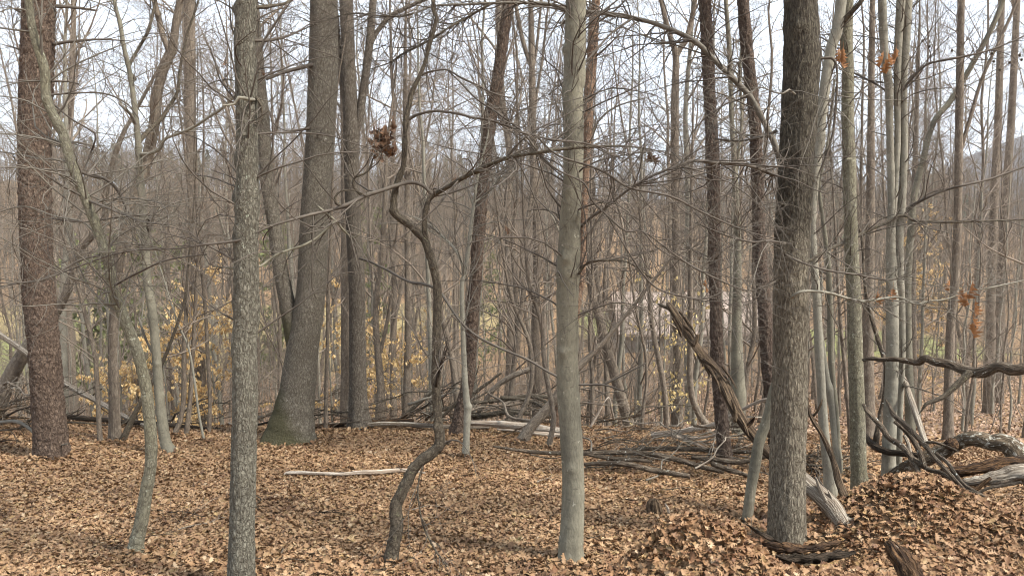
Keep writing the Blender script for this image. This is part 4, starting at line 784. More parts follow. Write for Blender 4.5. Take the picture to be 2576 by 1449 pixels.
# ------------------------------------------------------------------ dead wood
def piece(name, label, cat, pts, mat, kind='dead', y=None, sides=18, ds=.015, subs=(), group=None, seed=1, amp=1.0, ys=None, squash=0, ground_fit=False, smooth=True):
    """pts (px,py,w[,dy]); ys = depth of each point when given"""
    if ys is not None:
        ys = np.interp(np.linspace(0, 1, len(pts)), np.linspace(0, 1, len(ys)), ys)
        P = np.array([W(p[0], p[1], yy) for p, yy in zip(pts, ys)]); Rr = np.array([p[2] / 2 / FPX * yy for p, yy in zip(pts, ys)])
    elif ground_fit:
        P = np.array([hit(p[0], p[1]) for p in pts]); Rr = np.array([p[2] / 2 / FPX * q[1] for p, q in zip(pts, P)]); P[:, 2] += Rr * .6 + .022
    else:
        y = base_depth(pts, y); P, Rr = world(pts, y)
    mb = MB(); tube(mb, P, Rr, sides, kind, seed, ds, 0, amp, squash=squash)
    if not subs:
        o = mb.build(name, M[mat], None, smooth); tag(o, label, cat, group); return o
    r0 = empty(name, P[-1]); tag(r0, label, cat, group); mb.build('trunk', M[mat], r0)
    for s_ in subs:
        sp_, sn, sm = s_; yy = [q[3] for q in sp_]
        SP = np.array([W(q[0], q[1], q[3]) for q in sp_]); SR = np.array([q[2] / 2 / FPX * q[3] for q in sp_])
        m2 = MB(); tube(m2, SP, SR, 10, 'dead', seed + 2, .02, 0, .6); m2.build(sn, M[sm], r0)
    return r0
SPL = []
for _k in range(16):
    _t = random.random() * .8; _u = 1690 + 245 * _t ** .92; _v = 780 + 345 * _t; _y = 6.9 - 1.5 * _t; _s = random.choice((-1, 1)); _o = 10 + 7 * _t
    SPL.append(([(_u + _s * _o, _v - _s * _o * .6, 7, _y - .03), (_u + _s * (_o + 2) + 13, _v - _s * _o * .6 + 22, 6, _y - .06), (_u + _s * (_o + 5) + 24, _v - _s * _o * .6 + 46, 2, _y - .1)], 'splinter', 'dead'))
# the slanting shaggy dead trunk: brown above, bleached splintered foot
yq = 5.25
piece('dead_leaning_tree', 'shaggy brown dead trunk slanting behind the dark barked tree to a bleached splintered foot', 'dead tree',
  [(1682,764,12),(1694,782,18),(1726,833,23),(1756,878,27),(1789,920,31),(1818,964,33),(1840,1012,33),(1862,1052,33),(1895,1095,33),(1934,1140,35),(1975,1175,37),(2015,1205,40)],
  'dead', 'dead', ys=[6.9, 5.35], sides=30, ds=.01, amp=1.5, squash=.2,
  subs=[([(2005,1196,46,5.38),(2035,1222,46,5.28),(2062,1245,48,5.22),(2090,1272,50,5.18),(2110,1300,50,5.12),(2128,1330,44,5.06),(2138,1362,26,5.02),(2140,1378,8,5.0)], 'bleached_foot', 'dead_grey'),
        ([(2078,1262,14,5.16),(2064,1232,12,5.18),(2052,1200,5,5.2)], 'splinter', 'dead_grey'), ([(2095,1262,10,5.16),(2088,1245,8,5.16),(2082,1232,3,5.16)], 'splinter', 'dead_grey'),
        ([(2120,1300,20,5.1),(2138,1308,14,5.06),(2150,1304,4,5.04)], 'splinter', 'dead_grey'),
        ([(1700,800,12,6.8),(1685,778,10,6.9),(1668,770,9,6.95),(1655,764,4,7.0)], 'prong', 'sapling_dark'),
        ([(1742,870,14,6.4),(1752,855,12,6.4),(1756,842,9,6.4)], 'stub', 'dead'),
        ([(1850,1060,14,5.9),(1848,1030,9,5.9),(1840,1005,4,5.9)], 'splinter', 'dead'), ([(1872,1080,14,5.8),(1892,1058,9,5.8),(1898,1050,5,5.75)], 'stub', 'rot'),
        ([(1770,905,12,6.2),(1800,925,10,6.1),(1826,960,5,6.0)], 'splinter', 'dead'), ([(1720,820,10,6.6),(1735,832,8,6.55),(1748,852,4,6.5)], 'splinter', 'dead')] + SPL, seed=71)
piece('dead_pole', 'thin hooked dead pole leaning from the leaf mound near the dark barked tree', 'dead tree',
  [(2030,960,9),(2031,1000,12),(2036,1035,16),(2048,1062,17),(2065,1088,18),(2085,1130,19),(2100,1172,20),(2112,1215,22),(2126,1248,24),(2144,1280,25),(2160,1303,26),(2170,1314,18)],
  'dead', 'dead', ys=[5.9, 5.1], sides=20, ds=.012, squash=.15,
  subs=[([(2040,1048,9,5.75),(2052,1040,8,5.72),(2064,1018,7,5.7),(2068,1004,4,5.7)], 'stub', 'dead'), ([(2035,1040,8,5.78),(2024,1038,7,5.8),(2020,1020,5,5.8)], 'stub', 'dead')], seed=72)
piece('hanging_limb', 'dark broken limb hanging level across the photo edge over the leafy slope', 'branch',
  [(2171,905,8),(2190,902,10),(2216,905,12),(2250,903,13),(2285,908,17),(2310,912,20),(2327,902,24),(2350,908,21),(2383,914,22),(2410,926,23),(2433,934,26),(2455,938,27),(2475,936,27),(2500,925,25),(2520,922,26),(2545,930,28),(2580,926,27),(2640,915,30),(2720,900,34),(2850,915,40),(3000,990,46),(3120,1130,56)],
  'log_lichen', 'rotten', ys=[6.0, 5.0], sides=30, ds=.011, amp=.45, subs=[([(2440,935,20,5.45),(2420,955,18,5.45),(2398,975,17,5.45),(2375,996,15,5.45),(2350,1008,14,5.45),(2330,1016,11,5.45),(2317,1034,6,5.45),(2310,1042,3,5.45)], 'branch', 'sapling_dark')], seed=73)
piece('fallen_log', 'pale lichened fallen log bending over the mound toward the photo edge', 'log',
  [(2215,1212,10),(2252,1190,24),(2290,1170,30),(2342,1148,36),(2375,1132,36),(2398,1120,34),(2425,1107,34),(2443,1103,36),(2470,1106,38),(2493,1113,38),(2520,1112,42),(2545,1125,50),(2565,1150,56),(2590,1185,60),(2640,1240,62),(2760,1290,66),(2900,1320,60)],
  'log_white', 'plated', ys=[6.6, 6.2, 5.9], sides=34, ds=.015, amp=1.3, seed=74, subs=[([(2395,1118,36,6.15),(2388,1120,30,6.2),(2383,1122,16,6.22)], 'broken_end', 'rot')])
piece('fallen_log', 'brown rotten log lying level under the pale bending log', 'log', [(2370,1185,24),(2420,1184,30),(2470,1176,34),(2520,1168,36),(2570,1168,38),(2700,1172,40),(2850,1180,36),(3000,1196,30)], 'rot', 'rotten', ys=[6.0, 5.9], sides=30, ds=.015, seed=75, amp=1.3)
piece('fallen_log', 'dark grey rotten log nearest the photo edge, under the brown one', 'log', [(2425,1215,18),(2470,1208,28),(2520,1200,36),(2570,1190,40),(2700,1196,44),(2840,1205,38)], 'dead_grey', 'rotten', ys=[5.7, 5.6], sides=26, ds=.015, seed=76, amp=1.2)
ST = [([(2228,1005,4),(2238,1022,9),(2250,1045,12),(2272,1064,13),(2300,1092,12),(2327,1120,12),(2350,1150,11),(2380,1182,10),(2415,1220,9),(2448,1254,7)], 'log_lichen', [6.0, 5.2], 'long broken stick propped on the pale log, its tip crossing the triple stemmed tree'),
      ([(2172,1018,9),(2186,1040,12),(2216,1072,14),(2235,1100,14),(2262,1117,15),(2285,1140,16),(2300,1165,15),(2312,1190,12)], 'log_lichen', [6.4, 5.7], 'thick stick slanting between the lichen green trunk and the triple stemmed tree'),
      ([(2268,935,6),(2280,968,12),(2290,1000,14),(2302,1035,15),(2315,1075,15),(2330,1118,14)], 'dead_grey', [7.0, 6.2], 'bleached grey dead stem slanting behind the triple stemmed tree'),
      ([(2176,1095,14),(2195,1118,17),(2231,1136,17),(2265,1140,16),(2310,1145,13)], 'rot_dark', [7.0, 6.4], 'dark curved dead branch sagging behind the lichen green trunk'),
      ([(2250,1060,8),(2285,1090,12),(2310,1130,13),(2326,1175,13)], 'log_lichen', [5.9, 5.7], 'short thick stick leaning on the pale log beside the mound'),
      ([(2300,1155,12),(2335,1180,11),(2370,1190,10),(2410,1215,9),(2440,1235,8),(2478,1250,6)], 'log_lichen', [5.8, 5.2], 'stick lying along the back of the leaf mound'),
      ([(2355,1140,8),(2385,1165,9),(2405,1195,9),(2430,1222,8),(2470,1245,7)], 'log_lichen', [5.7, 5.25], 'thin forked stick crossing others behind the leaf mound'),
      ([(2300,1120,8),(2345,1112,7),(2390,1125,5),(2410,1135,3)], 'log_lichen', [6.1, 5.8], 'short stick lying over the pale log'),
      ([(2420,1225,9),(2450,1232,9),(2478,1212,10),(2492,1202,8)], 'rot', [5.5, 5.5], 'short stick with a broken yellow end by the dark grey log'),
      ([(2460,1240,7),(2490,1226,8),(2540,1218,8),(2570,1212,7)], 'log_lichen', [5.4, 5.4], 'stick lying level in front of the dark grey log'),
      ([(2275,1095,9),(2286,1120,10),(2290,1150,11),(2296,1168,10)], 'dead_grey', [6.6, 6.4], 'bleached forked stub standing behind the triple stemmed tree')]
for i, (p, m_, ys, lb) in enumerate(ST): piece('dead_stick', lb, 'stick', p, m_, 'tight', ys=ys, sides=12, ds=.02, seed=80 + i, amp=.7)
piece('leaning_white_stem', 'spotted white dead stem leaning behind the lichen green trunk down to the hanging limb', 'dead tree', [(2120,480,4),(2140,530,5),(2166,590,7),(2172,650,7),(2176,719,8),(2191,795,10),(2211,860,12),(2222,895,12),(2229,925,11),(2226,990,12),(2212,1060,14),(2200,1130,16)], 'log_lichen', 'smooth', ys=[7.6, 7.0], sides=12, ds=.03, seed=95)
# logs and chips about the clearing
piece('white_log', 'pale stripped log lying flat in the leaves of the clearing', 'log', [(716,1200,5),(728,1199,13),(800,1200,12),(860,1202,11),(900,1198,11),(950,1197,13),(1000,1193,14),(1040,1194,14),(1070,1196,5)], 'dead_white', 'dead', ground_fit=True, sides=16, ds=.02, seed=96, squash=.2)
piece('white_log', 'long bleached log at the back of the clearing, from forked tree past leaning pine', 'log', [(905,1071,9),(960,1066,12),(1020,1067,12),(1090,1071,12),(1160,1073,11),(1230,1076,8)], 'dead_grey', 'dead', y=9.55, sides=16, ds=.04, seed=97)
piece('white_log', 'broad flaking white log half hidden by the slanting dead trunk stub in mid clearing', 'log', [(1150,1062,8),(1200,1064,14),(1270,1068,20),(1340,1076,24),(1400,1084,22),(1440,1090,16)], 'dead_white', 'dead', ys=[9.5, 9.0], sides=16, ds=.04, seed=98)
piece('white_log', 'thin bleached pole in front of the broad flaking log', 'log', [(1250,1080,5),(1310,1085,8),(1390,1094,13),(1420,1095,10)], 'dead_white', 'dead', ys=[9.15, 8.95], sides=12, ds=.04, seed=99)
piece('brown_log', 'reddish brown rotten log lying behind the foot of the mossy oak', 'log', [(780,1072,12),(820,1070,13),(880,1066,12),(930,1062,12),(1040,1058,10)], 'rot', 'dead', y=9.7, sides=14, ds=.04, seed=100)
piece('fallen_pole', 'pale bare pole slanting down behind the flaky pine to the ground', 'log', [(-60,800,11),(0,842,14),(64,886,14),(110,925,14),(156,960,14),(200,985,13),(250,1012,12),(300,1040,11),(335,1058,10),(366,1070,8)], 'dead_grey', 'tight', ys=[10.6, 9.4], sides=16, ds=.03, seed=101)
piece('dark_log', 'dark mossy log lying on the ground behind the flaky pine', 'log', [(160,1046,12),(210,1052,14),(270,1056,14),(330,1062,12),(440,1070,10),(560,1082,9)], 'rot_dark', 'dead', y=9.45, sides=14, ds=.04, seed=102)
for i, (p, lb) in enumerate([([(1790,1305,12),(1815,1325,26),(1845,1345,26),(1872,1362,16)], 'grey weathered plank of rotten wood leaning on the near leaf mound'),
      ([(1878,1318,9),(1905,1336,16),(1935,1352,16),(1970,1368,10)], 'dark brown splintered wood piece touching the foot of the dark barked tree')]):
    piece('rotten_wood', lb, 'wood', p, ['dead', 'rot_dark'][i], 'rotten', ys=[[4.5, 4.35], [4.8, 4.75]][i], sides=14, ds=.01, seed=103 + i, amp=1.5, squash=.5)
piece('rotten_log', 'crumbling orange rotten log lying in the dark pit below the dark barked tree', 'log', [(1918,1368,8),(1930,1373,18),(1970,1378,20),(2010,1382,20),(2060,1376,20),(2100,1368,18),(2130,1360,10)], 'rot', 'rotten', ys=[4.78, 4.8], sides=20, ds=.009, seed=106, amp=1.6)
piece('rotten_log', 'black decayed wood under the orange rotten log in the pit', 'log', [(1950,1398,14),(2000,1405,26),(2060,1404,30),(2110,1398,26),(2150,1388,14)], 'rot_dark', 'rotten', ys=[4.7, 4.7], sides=18, ds=.01, seed=107, amp=2)
piece('rotten_stump', 'broken reddish stump with a grey splintered top poking from leaves at the bottom edge', 'stump', [(2236,1362,10),(2250,1375,34),(2262,1395,52),(2280,1425,62),(2300,1470,74)], 'rot', 'rotten', ys=[4.1, 3.9], sides=34, ds=.008, seed=108, amp=1.8,
  subs=[([(2230,1366,8,4.07),(2252,1378,16,4.03),(2268,1390,12,4.02)], 'splinter', 'dead_grey')])
piece('splinter', 'upright grey sliver of wood against the foot of the dark barked tree', 'wood', [(1955,1325,3),(1962,1345,9),(1974,1372,10)], 'dead_grey', 'dead', ys=[5.0, 4.95], sides=8, ds=.01, seed=109)
piece('wood_chip', 'pale wood chip standing upright in leaves near the plated grey tree', 'wood', [(713,1378,5),(706,1395,9),(701,1412,8)], 'dead_grey', 'dead', y=4.75, sides=8, ds=.01, seed=110)
piece('tree_stump', 'tiny grooved weathered stump in leaves past the smooth central tree', 'stump', [(1646,1256,20),(1646,1266,31),(1647,1278,34),(1650,1296,36)], 'dead', 'dead', sides=26, ds=.006, seed=111, amp=2)
piece('wood_chip', 'white wood chip beside the tiny grooved stump', 'wood', [(1673,1266,4),(1678,1276,9),(1682,1290,8)], 'dead_white', 'dead', y=5.6, sides=8, ds=.01, seed=112)
piece('dead_stick', 'straight brown stick lying against the foot of the smooth central tree', 'stick', [(1352,1388,5),(1400,1410,8),(1450,1432,9),(1520,1460,9)], 'dead', 'dead', ys=[4.75, 4.45], sides=10, ds=.02, seed=113)
piece('dead_stick', 'thin bent stick curling across the foot of the flaky pine', 'stick', [(0,1062,8),(40,1060,9),(70,1075,8),(95,1098,6),(120,1120,6),(148,1120,5),(170,1116,3)], 'twig_pale', 'smooth', ys=[8.2, 7.6], sides=8, ds=.03, seed=114)
piece('white_branch', 'long bleached forked branch sweeping up to the slanting dead trunk', 'branch', [(1640,1094,13),(1700,1088,16),(1740,1081,14),(1796,1068,12),(1850,1040,8),(1905,1012,7),(1960,1000,6)], 'dead_white', 'dead', ys=[8.8, 7.6], sides=10, ds=.03, seed=115,
  subs=[([(1690,1095,9,8.6),(1745,1102,8,8.4),(1800,1092,7,8.2),(1835,1060,5,8.0),(1850,1030,3,7.9)], 'branch', 'dead_white'), ([(1700,1098,8,8.5),(1760,1120,7,8.3),(1800,1140,5,8.1)], 'branch', 'dead_white')])
piece('white_branch', 'small bleached Y shaped twig standing in the brush pile', 'branch', [(1545,1055,3),(1538,1030,4),(1530,1000,4),(1505,1040,4),(1485,1075,5)], 'dead_white', 'dead', ys=[9.4, 9.2], sides=8, ds=.03, seed=116)
for i, (p, lb, ys) in enumerate([
      ([(1240,1122,4),(1290,1130,6),(1350,1137,9),(1420,1140,10),(1480,1140,11),(1560,1138,12),(1640,1142,12),(1700,1155,12),(1760,1172,12),(1820,1186,11)], 'long dark fallen branch passing behind the smooth central tree, spotted with white fungus', [7.3, 7.0]),
      ([(1470,1168,8),(1520,1165,11),(1580,1168,13),(1640,1182,13),(1690,1190,12),(1735,1198,12)], 'short thick fallen branch ending in pale fungus, closest of the brush pile', [6.9, 6.6]),
      ([(1420,1130,6),(1520,1150,10),(1570,1155,11),(1640,1160,8)], 'crooked dark branch in the front of the brush pile', [7.2, 7.0]),
      ([(1740,1150,10),(1800,1156,12),(1860,1162,11),(1930,1148,9)], 'grey branch lying beside the foot of the pine past the dead trunk', [7.3, 7.0]),
      ([(1790,1165,14),(1830,1180,14),(1870,1192,10),(1890,1198,5)], 'curved thick root like branch near the pine foot', [6.9, 6.7]),
      ([(1560,1130,7),(1660,1128,10),(1760,1130,11),(1850,1135,10),(1950,1140,9)], 'straight grey branch lying along the back of the brush pile', [7.8, 7.4])]):
    piece('fallen_branch', lb, 'branch', p, 'log_lichen', 'tight', ys=ys, sides=12, ds=.02, seed=120 + i, amp=1.2, ground_fit=False)

# loose sticks of the brush piles: each stick its own thing
def sticks(n, region, label, group, seed, Ls=(.5, 1.8), rad=(.004, .018), lift=.25, mats=('log_lichen', 'rot_dark', 'dead', 'dead_grey', 'sapling_dark')):
    rg_ = np.random.default_rng(seed)
    for i in range(n):
        inc = rg_.normal(0, .12) if lift > .1 else 0
        u, v = rg_.uniform(region[0], region[1]), rg_.uniform(region[2], region[3]); c = hit(u, v); c[1] = min(c[1], 11)
        a = rg_.normal(0, .7) + (0 if rg_.random() < .75 else 1.3); L = rg_.uniform(*Ls); r = rg_.uniform(*rad); K = 7
        t = np.linspace(-.5, .5, K)[:, None] * L; dr = np.array([math.cos(a), math.sin(a), 0])
        side = np.cumsum(rg_.normal(size=(K, 3)) * .075, 0) * L * .6; x = c[None] + t * dr + side
        gzz = ground(x[:, 0], x[:, 1]); h0 = rg_.uniform(0, lift) ** 1.0; x[:, 2] = gzz + r + h0 * (np.linspace(0, 1, K) if rg_.random() < .5 else np.linspace(.6, .9, K)) + np.abs(side[:, 2]) * .6 + np.maximum(0, inc * (t[:, 0] + L * .5 * (1 if inc > 0 else -1)))
        mb = MB(); tube(mb, x, r * np.linspace(1, .35, K), 7, 'smooth', seed + i, .06, 0, .6)
        sb = spawn((x[None], (r * np.linspace(1, .35, K))[None]), int(4 + L * 9), (.12, .55), (25, 60), 5, r * .5, .5, .3, .05, .3, .4, .2, rg_); batch(mb, *sb, sides=4)
        o = mb.build('brush_stick', M[mats[i % len(mats)]], None); tag(o, label, 'stick', group)
sticks(60, (1450, 1950, 1095, 1190), 'dead stick with side twigs in the brush pile past the smooth central tree', 'sticks of the brush pile past the smooth central tree', 200, (.3, 1.4), (.003, .010), .22, ('log_lichen', 'dead', 'twig_pale', 'dead_grey', 'sapling_dark'))
sticks(46, (960, 1430, 1046, 1084), 'dead branch heaped in the dark brush pile behind the clearing', 'branches heaped behind the clearing', 201, (.5, 2.4), (.004, .022), .5, ('sapling_dark', 'twig_pale', 'log_lichen', 'dead', 'wood_bg'))
sticks(26, (-40, 120, 1030, 1110), 'thin dead stick in the tangle beside the flaky pine', 'sticks tangled beside the flaky pine', 202, (.6, 2.0), (.005, .02), .6)
sticks(22, (2020, 2150, 1160, 1205), 'dead stick lying between stems behind the leaf mound', 'sticks behind the leaf mound', 203, (.3, .8), (.004, .012), .08)
sticks(18, (640, 1000, 1062, 1084), 'thin dead stick on the ground behind the mossy oak', 'sticks behind the mossy oak', 204, (.8, 2.2), (.006, .018), .25)
sticks(16, (2330, 2600, 960, 1090), 'fallen branch lying on the leafy slope past the logs', 'branches on the leafy slope', 205, (.8, 3.0), (.01, .05), .2)
sticks(26, (150, 2300, 1180, 1420), 'short twig lying on the leaves of the clearing', 'twigs on the clearing leaves', 206, (.15, .7), (.0025, .006), .03)
for i, (u0, v0, u1, v1, w_, yy) in enumerate([(1010,1052,1095,980,14,11.6),(1180,1000,1240,955,14,11.8),(1230,962,1262,938,10,11.8),(1080,1040,1230,1010,14,11.5),(1230,1010,1400,1000,16,11.4),(1190,1050,1330,1040,20,11.0),(1260,1000,1380,1030,14,11.2),(1180,985,1100,1060,12,11.4),(1330,990,1420,1060,12,11.0)]):
    piece('brush_branch', 'thick dark limb sticking up from the brush heap behind the clearing', 'branch', [(u0,v0,w_*.7),((u0+u1)/2+8,(v0+v1)/2-8,w_*.65),(u1,v1,w_*.45)], 'sapling_dark', 'tight', y=yy - 1.0, sides=12, ds=.05, seed=130 + i, group='thick limbs in the brush heap')
piece('dead_branch', 'arched dead branch rising from the brush heap and bending over', 'branch', [(1175,1085,8),(1215,1020,11),(1245,975,13),(1290,945,14),(1330,930,13),(1352,912,9)], 'wood_bg', 'tight', y=10.6, sides=12, ds=.04, seed=140)

# ------------------------------------------------------------------ dead leaves still hanging on twigs
def hang_leaves(label, spots, y, mat, size, seed, name='dead_leaf', cat='leaf', tp=None, tilt=.35, bend=1.2):
    rg_ = np.random.default_rng(seed); mb = MB()
    tps = [leaf_tpl(tp or OAK, rg_, 1, rg_.uniform(.3, .9), rg_.uniform(.4, bend), rg_.uniform(-2, 2), rg_.uniform(.3, 1.2)) for _ in range(6)]
    P = np.array([W(u, v, y + rg_.uniform(-.03, .03)) for u, v in spots])
    place_leaves(mb, P, tps, size, tilt, rg_, hang=math.pi / 2)
    for p in P: tube(mb, [p + [0, 0, size[1] * .35], p + [.004, 0, size[1] * .6], p + [.0, .004, size[1] * .8]], [.0012, .001, .001], 4, ds=.03, tipcap=False)
    o = mb.build(name, M[mat], None); tag(o, label, cat); return o
yl = yN - .05
hang_leaves('small curled orange leaf pair hanging beside the leaning smooth stem', [(2113,138), (2118,162), (2120,140)], 5.1, 'leaf_orange', (.085, .11), 301)
hang_leaves('large orange oak leaves hanging before the triple stemmed tree top', [(2220,150), (2254,140), (2228,168), (2236,150)], yS - .25, 'leaf_orange', (.12, .155), 302)
hang_leaves('orange leaf hanging low between lichen green trunk and triple stems', [(2208,752)], 5.2, 'leaf_orange', (.11, .12), 303)
hang_leaves('small orange leaf hanging low right against the triple stemmed tree', [(2246,742)], 5.2, 'leaf_orange', (.10, .11), 304)
hang_leaves('little orange leaf dangling above the big curled leaf cluster', [(2389,718)], 4.9, 'leaf_orange', (.08, .09), 305)
hang_leaves('big curled orange brown leaf cluster dangling above the hanging limb', [(2420,742), (2440,730), (2432,752), (2452,775), (2450,808), (2448,832)], 4.9, 'leaf_orange', (.09, .13), 306, name='dead_leaf_cluster')
hang_leaves('single brown curled leaf hanging in the twigs above mid photo', [(1640,400), (1636,392)], 4.7, 'leaf_brown', (.085, .10), 307)
hang_leaves('small reddish leaf tuft hanging beside the leaning reddish pine', [(1270,575), (1276,580)], 7.2, 'leaf_brown', (.07, .08), 308)
hang_leaves('tiny curled leaf on a twig near the dark sapling fork', [(1145,452), (1140,462)], 4.7, 'leaf_brown', (.04, .05), 309)
hang_leaves('tiny orange leaf pair hanging against the red pine by the dead trunk', [(1775,712), (1776,728)], 6.6, 'leaf_orange', (.06, .07), 310)
rg9 = np.random.default_rng(31)
hang_leaves('wad of dark brown withered leaves hanging like a nest beside the dark sapling', [(float(962 + rg9.normal(0, 16)), float(362 + rg9.normal(0, 20))) for _ in range(60)] + [(940,385),(948,395),(985,385),(992,375),(990,315),(985,325)], yG - .1, 'leaf_brown', (.05, .085), 311, name='leaf_wad', cat='leaf cluster', tp=MED, tilt=.5)
piece('nest_twig', 'thin twig carrying the dark wad of withered leaves', 'twig', [(936,405,5),(948,380,4),(955,345,4),(975,325,3),(988,308,3)], 'sapling_dark', 'smooth', y=yG - .1, sides=6, ds=.03, seed=145)
hang_leaves('pale orange leaf hanging on a thin twig beside the plated grey tree', [(661,185), (567,158)], 5.4, 'leaf_brown', (.06, .07), 312)

# ------------------------------------------------------------------ leafy beeches and young pines
def leafy(name, label, u, v, y, H, n_l, mat, seed, size=(.05, .085), rad=.02, spread=(.6, 1.6), group=None, up=-.02):
    rg_ = np.random.default_rng(seed); x = ray(u, v)[0] * y; z = gz(x, y)
    r0 = empty(name, (x, y, z)); tag(r0, label, 'tree', group)
    K = 9; t = np.linspace(0, 1, K); P = np.array([x, y, z - .1]) + np.stack([np.cumsum(rg_.normal(0, .02, K)) * H * .3, np.cumsum(rg_.normal(0, .02, K)) * H * .3, t * H], -1); Rr = rad * (1 - .85 * t) + .002
    mb = MB(); tp_, tr_ = tube(mb, P, Rr, 8, 'smooth', seed, .15, 0, .5); mb.build('trunk', M['smooth_pale'], r0)
    cb = MB(); A = spawn(cat_par([(tp_, tr_)], 12), int(H * 9), spread, (55, 85), 7, rad * .5, .5, .25, up, .2, .3, .12, rg_); batch(cb, *A, sides=4)
    B = spawn(A, int(H * 45), (.2, .6), (35, 65), 5, .003, .6, .4, up, .2, .3, .15, rg_, flat=.7); batch(cb, *B, sides=3)
    cb.build('crown', M['twig_pale'], r0)
    q = rg_.integers(0, len(B[0]), n_l); kk = rg_.integers(1, 5, n_l); pos = B[0][q, kk] + rg_.normal(0, .02, (n_l, 3)); pos[:, 2] -= .03
    lb = MB(); place_leaves(lb, pos, [leaf_tpl([.03, .22, .26, .14, .0], rg_, 1, .4, .5, .5, .3) for _ in range(5)], size, .45, rg_, hang=math.pi / 2 * .85); lb.build('leaves', M[mat], r0)
leafy('beech_tree', 'beech thick with straw yellow leaves between knobbly sapling and wide grey trunk', 420, 1010, 13, 2.2, 2400, 'leaf_yellow', 401, (.05, .09), spread=(.5, 1.3))
leafy('beech_tree', 'beech with golden leaves rising just past the wide grey trunk', 548, 1010, 13.5, 3.0, 4200, 'leaf_yellow', 402, (.045, .08), spread=(.5, 1.3))
leafy('beech_tree', 'small straw leaved beech low behind the thin wavy sapling beside the flaky pine', 300, 1010, 14, 1.9, 1500, 'leaf_yellow', 403, (.06, .1), spread=(.6, 1.5))
leafy('beech_tree', 'thin beech holding pale cream leaves in level sprays before the slanting dead trunk', 1665, 1060, 12.0, 2.6, 420, 'leaf_straw', 404, (.05, .085), spread=(.5, 1.1))
leafy('beech_tree', 'sparse yellow leaved beech past the mossy oak', 830, 1020, 14, 2.6, 1300, 'leaf_yellow', 405, (.06, .1))
leafy('beech_tree', 'orange leaved beech far down the slope past the triple stemmed tree', 2320, 900, 24, 6.0, 2400, 'leaf_yellow', 406, (.09, .14), spread=(.8, 2.0))
leafy('beech_tree', 'sparse straw leaved beech behind the crooked dark sapling', 1010, 1010, 14, 2.6, 1100, 'leaf_yellow', 407, (.05, .09))
leafy('beech_tree', 'faint yellow beech in the hollow past the forked grey tree', 985, 1000, 30, 4.2, 1200, 'leaf_yellow', 408, (.1, .15), spread=(.8, 2))
for i, (u, y, H, lb) in enumerate([(235, 24, 6, 'young green pine seen beyond the thin wavy sapling'), (330, 30, 7, 'young green pine behind the leaning forked tree and straw leaves'), (425, 27, 6.5, 'green young pine just past the knobbly sapling'),
      (690, 34, 8, 'young green pine seen between plated grey tree and mossy oak'), (930, 36, 9, 'young green pine past the forked grey tree'), (1215, 45, 8, 'small green pine beyond the leaning reddish pine'),]):
    leafy('young_pine', lb, u, 900, y, H, 3600, 'needles', 420 + i, (.10, .22), .05, (.8, 2.2), up=.05)

